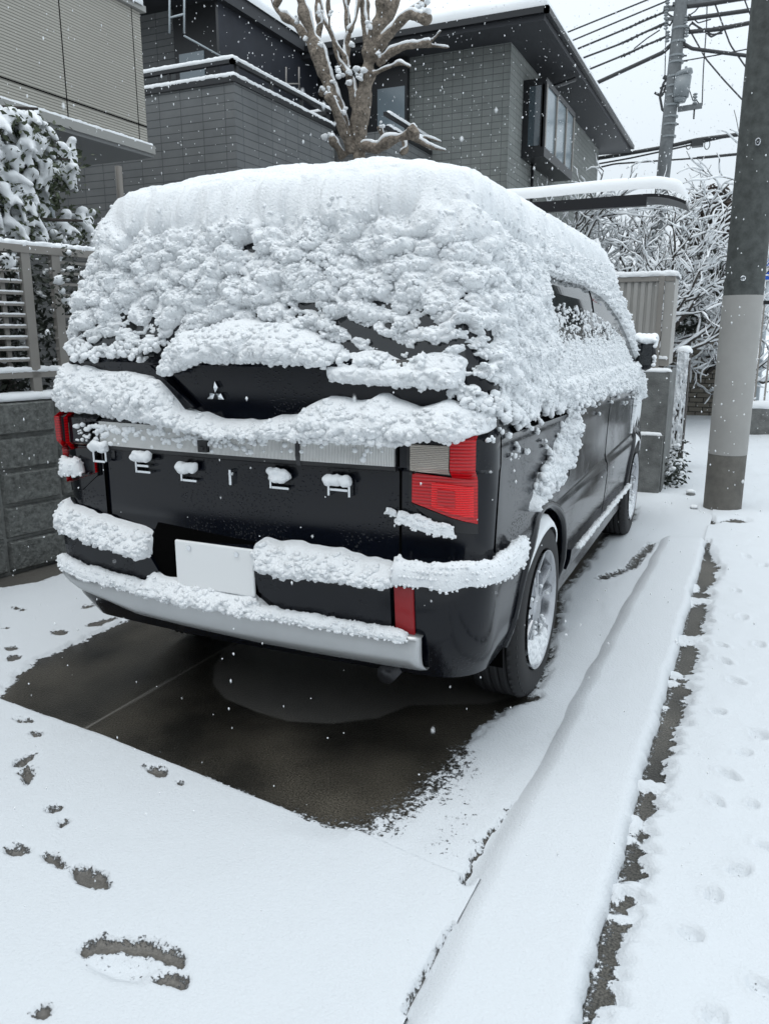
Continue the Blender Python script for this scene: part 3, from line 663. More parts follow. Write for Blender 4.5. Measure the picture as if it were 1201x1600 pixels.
# number plate in its recess (blank), and the recess
skin(rearp, [[(-.36, .80), (.11, .775), (.11, .56), (-.34, .58)]], .004, 'plate_recess', M['void'], van, n=(8, 6))
pc = at(346, 882, y=-.972); b = MB(); b.box(-.225, .105, -1.020, -1.006, pc[2]-.085, pc[2]+.085)
o = b.build('number_plate', M['plate_white'], van, VB); bv = o.modifiers.new('b', 'BEVEL'); bv.width = .006; bv.segments = 3; o['label'] = 'blank white number plate'
for bx in (-.16, .04): b = MB(); b.tube([(bx, -1.018, pc[2]+.062), (bx, -1.024, pc[2]+.062)], .009, 12); b.build('plate_bolt', M['chrome'], o, VB)
b = MB(); b.box(-.215, .095, -1.0215, -1.0205, pc[2]-.077, pc[2]-.075); b.box(-.215, .095, -1.0215, -1.0205, pc[2]+.075, pc[2]+.077)
# lower bumper panels, proud of the body
skin(rearp, [[(-.80, .755), (-.40, .73), (-.35, .60), (-.80, .575)], [(-.40, .73), (-.362, .71), (-.32, .64), (-.35, .60)]], .016, 'bumper_panel', M['paint'], van, n=(24, 8))
skin(rearp, [[(.14, .735), (.60, .735), (.60, .545), (.20, .565)], [(.10, .70), (.14, .735), (.20, .565), (.115, .62)]], .016, 'bumper_panel', M['paint'], van, n=(24, 8))
# silver skid plate: a curved lip that wraps round the lower bumper
def skid(x, t):
    # t 0 top .. 1 bottom
    x = np.asarray(x, float); zt = np.interp(x, [-.86, -.7, -.35, .2, .60, .70], [.615, .575, .555, .545, .535, .53]); zb = np.interp(x, [-.86, -.72, -.45, .1, .60, .70], [.60, .50, .435, .41, .405, .405])
    z = zt+(zb-zt)*t; P = rearp(x, z*1.0); dep = .028+.028*np.sin(np.clip(t, 0, 1)*2.3)-.02*(t > .8)*(t-.8)/.2
    dep = dep*sst(.715, .69, x)*sst(-.875, -.80, x)
    P[..., 1] -= dep; return P
xs = np.linspace(-.865, .70, 90); ts = np.r_[-.04, np.linspace(0, 1, 12), 1.08]; X, T = np.meshgrid(xs, ts, indexing='ij'); P = skid(X, T); P[:, 0, 1] += .04; P[:, -1, 1] += .09
o = mk('skid_plate', P.reshape(-1, 3), gridfaces(90, 14), M['silver'], van, VB, smooth=True)
o.modifiers.new('s', 'SOLIDIFY').thickness = .004
for u in (240, 375, 440, 545):
    x = at(u, 1000, y=-1.0)[0]; b = MB()
    V = [tuple(skid(np.array(x+dx), np.array(t))+np.array([0, -.003-(.006 if t > .9 else 0), 0])) for t, dx in ((.72, -.035), (.72, .035), (1.0, .055), (1.0, -.055))]
    V += [(a_, b_+.01, c_) for a_, b_, c_ in V]; b.add(V, [(0, 1, 2, 3), (0, 4, 5, 1), (1, 5, 6, 2), (2, 6, 7, 3), (3, 7, 4, 0)]); b.build('skid_notch', M['alloy'], o, VB)
b = MB(); b.lathe([(.034, -.0), (.034, .14)], (0, 0, 0), axis='z', n=20); V = b.v[0].copy(); b.v[0] = np.stack([V[:, 0]+.56, V[:, 2]-.93, V[:, 1]+.365], 1); b.build('exhaust_pipe', M['alloy_dark'], van, VB, smooth=True)
# side glass, door gaps, belt rail
skin(lambda y, z: sidep(y, z), [[(-.62, 1.78), (-.08, 1.80), (-.05, 1.36), (-.70, 1.36)], [(.02, 1.78), (1.02, 1.77), (1.02, 1.33), (.0, 1.34)]], .004, 'side_window', M['glass_dark'], van, n=(20, 14), flip=False)
skin(lambda y, z: sidep(y, z), [[(1.08, 1.74), (1.45, 1.70), (1.70, 1.31), (1.08, 1.325)], [(1.45, 1.70), (1.80, 1.58), (2.30, 1.30), (1.70, 1.31)]], .004, 'side_window', M['glass_dark'], van, n=(20, 14))
skin(lambda y, z: sidep(y, z, -1), [[(-.62, 1.78), (-.08, 1.80), (-.05, 1.36), (-.70, 1.36)], [(.02, 1.78), (1.02, 1.77), (1.02, 1.33), (.0, 1.34)], [(1.08, 1.77), (1.75, 1.70), (1.95, 1.31), (1.08, 1.325)]], .004, 'side_window', M['glass_dark'], van, n=(20, 14), flip=True)
for sg in (1, -1):
    for ya, yb, za, zb in ((-.66, .34, 1.185, 1.165),):
        skin(lambda y, z: sidep(y, z, sg), [[(ya, za), (yb, zb), (yb, zb-.022), (ya, za-.022)]], .004, 'door_rail', M['void'], van, n=(30, 3), flip=sg < 0)
    for yy, z0, z1 in ((.36, .85, 1.25), (1.40, .31, 1.30), (2.45, .9, 1.3)):
        skin(lambda y, z: sidep(y, z, sg), [[(yy, z1), (yy+.007, z1), (yy+.007, z0), (yy, z0)]], .0015, 'panel_gap', M['void'], van, n=(3, 30), flip=sg < 0, thick=.01)
    skin(lambda y, z: sidep(y, z, sg), [[(-.79, 1.19), (-.784, 1.19), (-.784, .79), (-.79, .79)]], .0015, 'panel_gap', M['void'], van, n=(3, 30), flip=sg < 0, thick=.01)
    # ledge of the lower door moulding
    skin(lambda y, z: sidep(y, z, sg), [[(.40, .50), (2.36, .475), (2.36, .405), (.40, .405)]], .022, 'side_moulding', M['paint'], van, n=(40, 5), flip=sg < 0, thick=.04)
    b = MB(); b.box(sg*.905-.012, sg*.905+.012, .52, .70, .985, 1.01); b.box(sg*.905-.012, sg*.905+.012, 1.50, 1.68, .985, 1.01); 
# wing mirrors
for sg in (1, -1):
    V, F = blobs([(sg*0.925, 2.62, 1.33)], [.10], 1.0, 3, .02); V[:, 1] = 2.62+(V[:, 1]-2.62)*.55; V[:, 2] = 1.345+(V[:, 2]-1.345)*1.05; V[:, 0] = sg*.955+(V[:, 0]-sg*.955)*.72
    mr_ = mk('wing_mirror', V, F, M['paint'], van, VB, smooth=True)
    b = MB(); b.tube([(sg*.86, 2.66, 1.28), (sg*.96, 2.63, 1.30)], .028, 8); b.build('mirror_arm', M['black_plastic'], mr_, VB)
    b = MB(); b.box(sg*.925-.050, sg*.925+.050, 2.558, 2.564, 1.265, 1.405); b.build('mirror_glass', M['glass_dark'], mr_, VB)
    rs = random.Random(5); C = [(sg*.928+(rs.random()-.5)*.11, 2.61+(rs.random()-.5)*.09, 1.43+rs.random()*.03) for _ in range(22)]+[(sg*(.992), 2.60+(rs.random()-.5)*.1, 1.26+rs.random()*.18) for _ in range(14)]
    V, F = blobs(C, [.030]*22+[.016]*14, .9, 4); meld(mk('snow_cap', V, F, M['snow'], mr_, VB, smooth=True), .006, 3)
# windscreen
V = [(-.74, 3.06-.0, 1.20), (.74, 3.06, 1.20), (.66, 2.36, 1.80), (-.66, 2.36, 1.80)]

# ------------------------------------------------------------------ snow on the van
def van_snow():
    # columns: rear left corner -> rear -> right side -> front ; the far side is coarser
    sR = np.r_[np.linspace(0, 1, 170)[:-1], np.linspace(1, 2, 50)[:-1]]
    yy = nonuni(0, 1, .0017, 1.0032); yy = yy/yy[-1]
    cols = [(-1, s) for s in np.linspace(3, 2, 60)[:-1]]+[(-1, s) for s in np.linspace(2, 1, 34)[:-1]]+[(-1, s) for s in np.linspace(1, 0, 170)[:-1]]
    cols += [(1, s) for s in sR]+[(1, 2+t) for t in yy[:-1]]+[(1, s) for s in np.linspace(3, 5, 60)]
    sg = np.array([c[0] for c in cols], float); sv = np.array([c[1] for c in cols])
    rows = [(z, 0.) for z in np.linspace(.80, 1.84, 250)]+[(z, 0.) for z in np.linspace(1.8445, 1.87, 10)]+[(1.87+.045*(1-math.exp(-d/.15)), d) for d in np.r_[np.linspace(.008, .12, 16), np.linspace(.13, .60, 40)]]
    X = []; Y = []; Z = []
    for z, d in rows:
        x, y, _ = ring(sv, np.full(sv.shape, min(z, 1.87)), d); X.append(x*sg); Y.append(y); Z.append(np.full(sv.shape, z))
    X, Y, Z = np.array(X), np.array(Y), np.array(Z); P = np.stack([X, Y, Z], -1)
    N = np.cross(np.gradient(P, axis=1), np.gradient(P, axis=0)); N /= np.linalg.norm(N, axis=-1)[..., None]+1e-12
    # smooth normals
    for _ in range(14):
        N[1:-1] = (N[:-2]+N[1:-1]*2+N[2:])/4; N[:, 1:-1] = (N[:, :-2]+N[:, 1:-1]*2+N[:, 2:])/4
    N /= np.linalg.norm(N, axis=-1)[..., None]+1e-12
    # arc-length coordinates for the lumps
    U = np.cumsum(np.r_[np.zeros((1, X.shape[1])), np.linalg.norm(np.diff(P, axis=0), axis=-1)], 0)
    Sx = np.cumsum(np.c_[np.zeros(X.shape[0]), np.linalg.norm(np.diff(P, axis=1), axis=-1)], 1); k0 = len([1 for c in cols if c[0] < 0]); Sx = Sx-Sx[:, k0:k0+1]
    wu = Sx+.020*fbm(X/.07, Y/.07, Z/.07, 1, 2); wv = U+.020*fbm(X/.07, Y/.07, Z/.07, 2, 2)
    big = caps(wu, wv*1.25, .074, 11, .75, (.50, .90)); mid = caps(wu+.008*vn(X/.02, Y/.02, Z/.02, 5), wv*1.1, .031, 21, .6, (.5, .9)); sml = caps(wu, wv, .0145, 31, .4, (.5, .9))
    lum = (.037*big+.017*mid*(.5+.5*big)+.0075*sml*(.5+.5*mid))*(1-.20*sst(1.72, 1.84, Z))
    sweep = fbm(X/.16, Y/.16, Z/.13, 41, 3)
    roofw = sst(.35, .85, N[..., 2])
    side = sst(.5, .85, X)*sst(-.84, -.70, Y)*(1-roofw)
    left = sst(.5, .85, -X)*sst(-.84, -.70, Y)*(1-roofw)
    rear = (1-side)*(1-left)*(1-roofw)
    # rear: thin band of bare spots low on the window and in diagonal gaps
    tr = lum-.009+.017*sst(1.46, 1.66, Z)+.008*sweep+.014*sst(1.70, 1.78, Z)-.013*np.exp(-((Z-1.768-.012*fbm(X/.08, 0, 0, 64, 2))/.011)**2)*sst(-.4, .1, fbm(X/.12, 5, 0, 66, 2))
    gap = sst(.05, .55, fbm(X/.10+Z*3, Y/.2, Z/.055-X*2, 51, 3))*sst(1.62, 1.42, Z)
    gap = np.maximum(gap, .9*sst(.12, .35, fbm(X/.045, 9, Z/.022, 67, 2))*sst(1.64, 1.44, Z))
    gap = np.maximum(gap, 1.0*sst(.25, .6, fbm(X/.07, 3, Z/.035, 57, 2))*sst(1.72, 1.58, Z))
    tr = tr-.036*gap*(.50+.50*sst(-.2, .3, X+(Z-1.4)*.3))-.018*sst(1.49, 1.42, Z)
    hole = np.exp(-(((X+.01)/.030)**2+((Z-1.765)/.018)**2)); tr = tr-.12*hole
    hole = np.exp(-(((X-.48-.6*(Z-1.47)*-1)/.09)**2+((Z-1.485+.35*(X-.45))/.016)**2)); tr = tr-.07*hole
    zl = np.interp(X, [-.95, -.75, -.4, -.25, .36, .42, .60, .72, .79, .9], [1.385, 1.38, 1.385, 1.44, 1.44, 1.33, 1.325, 1.33, 1.28, 1.19])
    zl = zl+.035*fbm(X/.05, Y/.05, 0, 61, 3)
    tr = tr*sst(0, .03, Z-zl)-.02*sst(.012, -.01, Z-zl)
    # side
    ts = lum*.85*(1-.40*sst(.3, 1.2, Y))+.004+.012*sst(1.70, 1.78, Z)+.010*sweep+.012*sst(1.36, 1.22, Z)*sst(-.2, .4, Y)
    zs_ = np.interp(Y, [-.95, -.80, -.60, .1, .5, 1.4, 2.4, 3.4], [1.24, 1.26, 1.22, 1.20, 1.165, 1.145, 1.10, .95])+.025*fbm(Y/.05, Z/.2, 0, 63, 3)
    cut = sst(0, .035, Z-zs_); ts1 = ts*cut-.02*sst(.012, -.01, Z-zs_)
    # straggling clumps under the belt
    frag = caps(Y+.03*vn(Y/.05, Z/.05, 0, 3), Z*.7+.02*vn(Y/.04, Z/.04, 2, 3), .034, 71, .3, (.4, .95))-.60+.45*fbm(Y/.09, Z/.07, 0, 72, 2)+.35*sst(1.0, 1.17, Z)*sst(.9, .2, np.abs(Y-.1)*.7)-.9*sst(1.08, .95, Z)
    ts2 = Z*0-1
    # long patch sliding over the arch
    ax, ay, bx, by = .30, 1.07, -.36, .84
    tt = np.clip(((Y-ax)*(bx-ax)+(Z-ay)*(by-ay))/((bx-ax)**2+(by-ay)**2), 0, 1); dd = np.hypot(Y-ax-(bx-ax)*tt, (Z-ay-(by-ay)*tt)*1.1)
    wd = .085*(1-tt)**.6+.026+.065*fbm(Y/.045, Z/.045, 0, 81, 3)
    ts3 = np.where(dd < wd+.03, (.001+.9*lum)*sst(0, .04, wd-dd)-.01*sst(.006, -.01, wd-dd), -1)
    # front wing streaks
    ts4 = np.where((Y > 2.5), .030*(sst(1.25, 1.0, Z)*0+1)*np.clip(.35+fbm(Y/.12, Z/.35, 0, 83, 3)-.5*sst(1.0, .8, Z), -.5, 1)*.9, -1)
    tside = np.maximum.reduce([ts1, ts2, ts3, ts4])
    # the front door glass: bare at the top, speckled below
    wtop = np.interp(Y, [-.05, .0, .9, 1.4, 1.9, 2.2, 2.55, 2.7], [1.60, 1.715, 1.715, 1.675, 1.58, 1.47, 1.32, 1.2])
    inw = sst(-.02, .06, Y)*sst(.0, -.012, Z-wtop)*sst(1.28, 1.31, Z)*sst(2.62, 2.55, Y)
    wt = .0015+.012*fbm(Y/.016, Z/.012, 0, 91, 3)+.014*sst(1.50, 1.33, Z)-.05*sst(-.125, -.085, Z-wtop+.02*fbm(Y/.05, 0, 0, 92, 2))-.05*sst(.012, .008, np.abs(Y-.94-.1*(1.6-Z)))*sst(1.44, 1.50, Z)
    wt = wt-.06*sst(-.17, -.10, (Y-np.interp(Z, [1.2, 1.32, 1.47, 1.58, 1.66], [2.52, 2.45, 2.12, 1.82, 1.42])))
    tside = tside*(1-inw)+wt*inw
    g2 = np.exp(-((Z-1.80-.01*np.sin(Y*9))/.012)**2)*sst(-.68, -.60, Y)*sst(-.08, -.16, Y); tside = tside-.09*g2
    # left side, only seen edge on
    tl = (lum+.02)*sst(1.37, 1.42, Z+.03*fbm(Y/.06, 0, 0, 95, 2))-.01*sst(1.40, 1.37, Z)
    tl = np.where(Z < 1.36, (lum*.8+.005)*sst(1.15, 1.18, Z)-.01*sst(1.18, 1.15, Z), tl)
    # roof: deep and smooth
    dins = np.array([d for z, d in rows])[:, None]; troof = .135+.045*sst(0, .28, dins)+.012*sweep*sst(0, .1, dins)+(.026*big+.018*mid+.008*sml)*(1-.75*sst(.55, .95, N[..., 2]))
    edge = sst(0, .25, U-U[np.argmin(np.abs(Z[:, 0]-1.74))][None])
    t = tr*rear+tside*side+tl*left; wsum = rear+side+left; t = np.where(wsum > 1e-3, t/np.maximum(wsum, 1e-3), 0)
    lip = sst(.42, .90, N[..., 2])*sst(1.74, 1.84, Z)
    t = t*(1-lip)+troof*lip
    front = sst(3.4, 3.7, Y)*(1-roofw); t = t*(1-front)-.02*front*0+.02*front
    D = N.copy(); lv = lip[..., None]; D = D*(1-lv)+np.array([0, 0, 1.])*lv; D[..., 2] -= .12*(1-roofw)*(1-lip)
    Q = P+D*np.where(t > 0, t, -.007)[..., None]*np.where(t > 0, 1, 1)[..., None]
    Q = np.where((t > 0)[..., None], Q, P-N*.008)
    F = gridfaces(*X.shape); tf = t.ravel()[F].max(1) > 0; F = F[tf][:, ::-1]
    # powder: small crumbs frozen on to the crust
    ar = np.linalg.norm(np.cross(np.gradient(P, axis=0), np.gradient(P, axis=1)), axis=-1); w_ = np.where((t > .004) & (Z > 1.0) & (N[..., 2] < .75), ar, 0)*(1-.8*sst(.45, .72, N[..., 2]))*(1-.5*sst(1, 2.5, Y)*(Y > 0))*(1-.55*sst(1.78, 1.84, Z)); w_ = w_.ravel()/w_.sum()
    rs = np.random.RandomState(5); ii = rs.choice(w_.size, 32000, p=w_); Vb, Fb = blobs(Q.reshape(-1, 3)[ii]-N.reshape(-1, 3)[ii]*.002+rs.normal(0, .002, (32000, 3)), rs.uniform(.003, .0085, 32000), .9, 3, .5)
    pw = mk('snow_powder', Vb, Fb, M['snow'], van, VB, smooth=True); pw['kind'] = 'stuff'
    used = np.unique(F); re = -np.ones(X.size, int); re[used] = np.arange(len(used)); 
    o = mk('snow_cover', Q.reshape(-1, 3)[used], re[F], M['snow_clumpy'], van, VB, smooth=True); o['label'] = 'thick clumpy snow over roof, rear window and side'
van_snow()
def clumps():
    # arc position along the plan outline at mid window height, from the far rear corner round to the near side
    sv = np.linspace(0, 3, 1500); x, y, _ = ring(sv, np.full(sv.shape, 1.5)); arc = np.r_[0, np.cumsum(np.hypot(np.diff(x), np.diff(y)))]
    rs = np.random.RandomState(3)
    def surf(u, z):
        s_ = np.interp(np.abs(u), arc, sv); a, b_, c = ring(s_, z); return np.stack([a*np.sign(u), b_, c], -1)
    C = []; Rr = []
    U = np.arange(-1.55, 4.4, .042); Zz = np.arange(.90, 1.84, .038)
    uu, zz = np.meshgrid(U, Zz); uu = (uu+(np.arange(len(Zz))[:, None] % 2)*.034).ravel(); zz = zz.ravel()
    uu = uu+rs.uniform(-.02, .02, uu.shape); zz = zz+rs.uniform(-.017, .017, zz.shape)
    P = surf(uu, zz); e = 2e-3; Tu = surf(uu+e, zz)-surf(uu-e, zz); Tz = surf(uu, zz+e)-surf(uu, zz-e)
    N = np.cross(Tu, Tz); N /= np.linalg.norm(N, axis=1)[:, None]; Tu /= np.linalg.norm(Tu, axis=1)[:, None]; Tz /= np.linalg.norm(Tz, axis=1)[:, None]
    X, Y, Z = P.T
    rear = (np.abs(N[:, 0]) < .6); side = (N[:, 0] > .6); left = (N[:, 0] < -.6)
    gap = sst(.05, .45, fbm(X/.11+Z*3, Y/.2, Z/.06-X*2, 51, 3))*sst(1.66, 1.48, Z)*(.45+.55*sst(-.3, .2, X))
    gap2 = sst(.15, .45, fbm(X/.06, 7, Z/.03, 58, 2))*sst(1.60, 1.42, Z)
    zl = np.interp(X, [-.95, -.75, -.4, -.28, -.2, .36, .42, .60, .72, .79, .9], [1.385, 1.385, 1.39, 1.43, 1.50, 1.50, 1.36, 1.335, 1.345, 1.29, 1.20])
    pr_ = np.where(Z < zl, 0, 1-np.maximum(gap, gap2*.9))
    pr_ = np.where(np.hypot((X+.01)/.05, (Z-1.765)/.035) < 1, 0, pr_)
    zs_ = np.interp(Y, [-.95, -.80, -.60, .1, .5, 1.4, 2.4, 3.4], [1.22, 1.23, 1.20, 1.185, 1.165, 1.155, 1.12, 1.0])
    wtop = np.interp(Y, [-.05, .0, .9, 1.4, 1.9, 2.2, 2.55, 2.7], [1.60, 1.715, 1.715, 1.675, 1.58, 1.47, 1.32, 1.2])
    glass = (Y > -.03) & (Z < wtop+.02) & (Z > 1.33) & (Y < 2.6)
    ps = np.where(Z > zs_, 1-.9*sst(.2, .5, fbm(Y/.10, Z/.09, 0, 59, 2))*sst(.1, -.2, Y), 0)
    ps = np.where(glass, 0, ps); ps = np.where((np.abs(Z-1.80) < .03) & (Y > -.66) & (Y < -.1), 0, ps)
    # crumbs straggling under the belt rail, and the long patch over the arch
    strag = (Z <= zs_) & (Z > zs_-.16) & (Y < .6)
    ps = np.where(strag, (.55-3.6*(zs_-Z))*np.clip(.6+1.2*fbm(Y/.09, Z/.05, 0, 73, 2), 0, 1.3), ps)
    ax, ay, bx, by = .30, 1.07, -.36, .84
    tt = np.clip(((Y-ax)*(bx-ax)+(Z-ay)*(by-ay))/((bx-ax)**2+(by-ay)**2), 0, 1); dd = np.hypot(Y-ax-(bx-ax)*tt, Z-ay-(by-ay)*tt)
    arch = dd < .105*(1-tt)**.6+.028; ps = np.where(arch, .95, ps)
    drip = (Z <= zs_) & (Z > zs_-.09) & (Y >= .6); ps = np.where(drip, .30-2*(zs_-Z), ps)
    pl = np.where((Z > 1.19) & (Y < .6), 1., 0)
    fr = (Z-zl > 0) & (Z-zl < .05) & (np.abs(X) > .28); p = np.where(rear, np.where(fr, .6, 0), np.where(side & (strag | drip | arch | ((Z > zs_) & (Z < zs_+.05))), ps, 0)); keep = rs.rand(len(p)) < p; small = strag | drip
    far = sst(.2, 2.5, Y)
    for i in np.nonzero(keep)[0]:
        if side[i] and Y[i] > 2.75 and Z[i] > 1.35: continue
        rc = rs.uniform(.020, .036)*(.36 if (side[i] and small[i]) else 1)*(1-.25*far[i]); n = rs.randint(14, 22) if not (side[i] and small[i]) else rs.randint(3, 7)
        C.append(P[i]+N[i]*.003); Rr.append(rc*.6)
        base = .010+.012*sst(1.45, 1.65, Z[i]) if rear[i] else .006
        if side[i] and arch[i]: base = .002
        for k in range(n):
            q = math.sqrt(rs.rand())*rc; a = rs.uniform(0, 6.283); du, dv = q*math.cos(a), q*math.sin(a); r = rs.choice([rs.uniform(.006, .010), rs.uniform(.009, .016)])*(1-.2*far[i])*(.72 if (side[i] and small[i]) else 1)
            h = base+.86*math.sqrt(max(rc*rc-q*q, 0))-.38*dv-r*.10
            C.append(P[i]+Tu[i]*du+Tz[i]*dv+N[i]*h); Rr.append(r)
    C = np.array(C); Rr = np.array(Rr)
    V, F = blobs(C, Rr, .90, 6, .5)
    o = mk('snow_clumps', V, F, M['snow'], van, VB, smooth=True); o['kind'] = 'stuff'; o['label'] = 'powdery clumps of snow clinging to the rear glass and side'
    print('CLUMPS', len(C))
clumps()
def vstrip(pts, width, thick, name='snow_ridge', seed=0, lump=.25, **k):
    o = strip(pts, width, thick, name, van, seed, lump, mat=M['snow'], fuzz=1, **k); return o
def rl(xs, z, off): # path along the rear face
    xs = np.linspace(xs[0], xs[1], 40) if len(xs) == 2 else np.asarray(xs, float); zz = np.interp(xs, *z) if isinstance(z, tuple) else np.full(xs.shape, z)
    P = rearp(xs, zz); P[:, 1] -= off; return P
def ridge(x0, x1, zb, zt, dep, seed, name='snow_ridge', roundx=.05, lumps=(.020, .012, .005), zfun=None, front=0.):
    """a bank of snow against the rear face between heights zb(x) and zt(x), bulging dep out"""
    n = int((x1-x0)/.006)+2; m = int(.16/.005)+4; xs = np.linspace(x0, x1, n); t = np.linspace(0, 1, m)
    X, T = np.meshgrid(xs, t, indexing='ij'); zb_ = np.interp(X, *zb); zt_ = np.interp(X, *zt)
    zb_ = zb_+.010*fbm(X/.03, 0, 0, seed, 3); zt_ = zt_+.010*fbm(X/.06, 0, 0, seed+1, 2)
    e = np.clip(np.minimum(X-x0, x1-X)/roundx, 0, 1); e = np.sqrt(1-(1-e)**2)
    zm = (zb_+zt_)/2; Z = zm+(zb_+(zt_-zb_)*T-zm)*(.35+.65*e)
    P = rearp(X, Z); base = rearp(X, np.full(X.shape, 1.0)*0+zb_)
    prof_ = np.sin(np.clip(T, 0, 1)*math.pi)**.5*(1.15-.45*T)
    t_ = dep*prof_*e
    sl = Sl = lumps; l = sl[0]*(caps(X, Z*1.2, .055, seed+3, .4)-.3)+sl[1]*(caps(X, Z, .026, seed+5, .4)-.3)+sl[2]*caps(X, Z, .012, seed+7, .3)
    t_ = t_+l*np.minimum(1, prof_*1.2)*e
    P[..., 1] = np.minimum(P[..., 1], base[..., 1]+.01)
    P[..., 1] -= t_+front; P[..., 2] -= .25*t_
    P[:, 0, 1] += .03+front; P[:, -1, 1] += .03+front; P[0, :, 1] += .02; P[-1, :, 1] += .02
    rs = np.random.RandomState(seed); k = int((x1-x0)*dep*6000); ii = rs.randint(2, n-2, k); jj = rs.randint(1, m-2, k)
    Vb, Fb = blobs(P[ii, jj]+np.array([0, .004, 0]), rs.uniform(.005, .013, k)*min(1, dep/.05), .9, seed, .45)
    V = np.concatenate([P.reshape(-1, 3), Vb]); Q4 = gridfaces(n, m); T1 = Q4[:, [0, 1, 2]]; T2 = Q4[:, [0, 2, 3]]
    return mk(name, V, np.concatenate([T1, T2, Fb+n*m]), M['snow_clumpy'], van, VB, smooth=True)
# deep bank over the lamp garnish
ridge(-.872, .885, ([-.9, -.45, -.2, 0, .3, .60, .66, .80, .88], [1.195, 1.18, 1.165, 1.16, 1.155, 1.145, 1.165, 1.175, 1.195]),
      ([-.9, -.7, -.45, -.30, -.20, -.05, .08, .25, .36, .45, .56, .66, .75, .88], [1.375, 1.375, 1.345, 1.33, 1.23, 1.20, 1.20, 1.225, 1.29, 1.275, 1.30, 1.265, 1.285, 1.25]), .066, 101)
# the lip over the recess
ridge(-.30, .40, ([-.30, -.24, -.12, .1, .36], [1.325, 1.355, 1.392, 1.392, 1.385]), ([-.30, -.2, 0, .2, .36], [1.42, 1.50, 1.53, 1.52, 1.46]), .085, 121, roundx=.09)
ridge(.355, .80, ([.35, .6, .8], [1.335, 1.325, 1.325]), ([.35, .5, .6, .7, .8], [1.42, 1.44, 1.41, 1.43, 1.42]), .040, 131)
# bumper ledge, in two lengths either side of the plate, and the skid plate's own layer
ridge(-.885, -.345, ([-.9, -.8, -.5, -.34], [.745, .725, .70, .675]), ([-.9, -.8, -.55, -.42, -.34], [.86, .825, .80, .785, .775]), .055, 141, lumps=(.014, .012, .006))
ridge(.095, .62, ([.09, .3, .5, .62], [.70, .695, .705, .705]), ([.09, .2, .4, .62], [.805, .80, .79, .765]), .055, 151, lumps=(.014, .012, .006))
P = [tuple(rearp(np.array(x), np.array(.725))-np.array([0, .012, 0])) for x in (.60, .70, .78, .84)]+[tuple(ring(np.array([s]), np.array([.725]))[i][0]+(.012 if i == 0 else 0) for i in range(3)) for s in (1.5, 1.8)]+[(.915, y, .73+.06*(y+.75)) for y in (-.75, -.65, -.56)]
vstrip(P, .055, .070, seed=9, lump=.35)
vstrip(rl((-.84, -.36), ([-.84, -.7, -.36], [.60, .572, .555]), .035), .06, .040, seed=11, lump=.3)
ridge(-.40, .16, ([-.40, -.2, .16], [.548, .545, .54]), ([-.4, -.34, -.22, 0, .09, .16], [.58, .63, .615, .60, .61, .56]), .055, 161, front=.01)
vstrip(rl((.10, .66), ([.1, .66], [.545, .530]), .035), .055, .030, seed=13, lump=.3)
# small ledges beside and under the lamps
vstrip(rl((.60, .79), ([.60, .79], [.905, .865]), .018), .03, .035, seed=15, lump=.35)
vstrip(rl((.560, .60), ([.56, .60], [.925, .915]), .008), .02, .018, seed=16, lump=.3)
vstrip(rl((-.87, -.72), ([-.87, -.72], [.955, .955]), .018), .05, .055, seed=17, lump=.35)
vstrip([(.922, y, .495-.0125*(y-.4)+.004) for y in np.linspace(.45, 2.3, 30)], .022, .008, seed=18, lump=1.3)
# crumbs stuck to the lamp strip and to the tailgate
def crumbs(n, xr_, zr_, r0, r1, seed, dens=None):
    rs = random.Random(seed); C = []; R_ = []
    while len(C) < n:
        x = rs.uniform(*xr_); z = rs.uniform(*zr_)
        if dens is not None and rs.random() > dens(x, z): continue
        p = rearp(np.array(x), np.array(z)); C.append((p[0], p[1]-.014, p[2])); R_.append(rs.uniform(r0, r1))
    V, F = blobs(C, R_, .9, seed); return V, F
V, F = crumbs(230, (-.72, .60), (1.085, 1.15), .004, .012, 3, lambda x, z: (1 if x < -.45 else .5 if x < .15 else .12)*(z-1.07)/.08)
mk('snow_crumbs', V, F, M['snow'], van, VB, smooth=True)['kind'] = 'stuff'

# ================================================================== SURROUNDINGS
def bar3(p0, p1, w, h, b):   # square bar between two points
    p0, p1 = np.array(p0, float), np.array(p1, float); t = p1-p0; t /= np.linalg.norm(t)
    up = np.array([0, 0, 1.]) if abs(t[2]) < .9 else np.array([0, 1., 0]); a = np.cross(t, up); a /= np.linalg.norm(a); c = np.cross(a, t)
    V = [p+a*sx*w/2+c*sz*h/2 for p in (p0, p1) for sx, sz in ((-1, -1), (1, -1), (1, 1), (-1, 1))]
    return b.add(V, [(0, 1, 2, 3), (7, 6, 5, 4), (0, 4, 5, 1), (1, 5, 6, 2), (2, 6, 7, 3), (3, 7, 4, 0)])
# ---- block wall on the left, with the lattice screen on it
WD = np.array([.20, .98]); WD /= np.linalg.norm(WD); WN = np.array([WD[1], -WD[0]]); W0 = np.array([-2.50, .06])
def wl(t, n=0, z=0): return (W0[0]+WD[0]*t+WN[0]*n, W0[1]+WD[1]*t+WN[1]*n, z)
bw = thing('block_wall', 'low wall of rough grey concrete blocks left of the van', 'wall', wl(0))
def wbox(b, t0, t1, n0, n1, z0, z1, ch=0.):
    V = [wl(t, n, z) for t in (t0, t1) for n in (n0, n1) for z in (z0, z1)]
    return b.add(V, [(0, 1, 3, 2), (4, 6, 7, 5), (0, 4, 5, 1), (2, 3, 7, 6), (0, 2, 6, 4), (1, 5, 7, 3)])
b = MB(); wbox(b, -2.2, 2.6, -.14, -.012, -.05, 1.085); b.build('wall_core', M['block_joint'], bw, wl(0))
b = MB(); rs = random.Random(2); HB = .2125
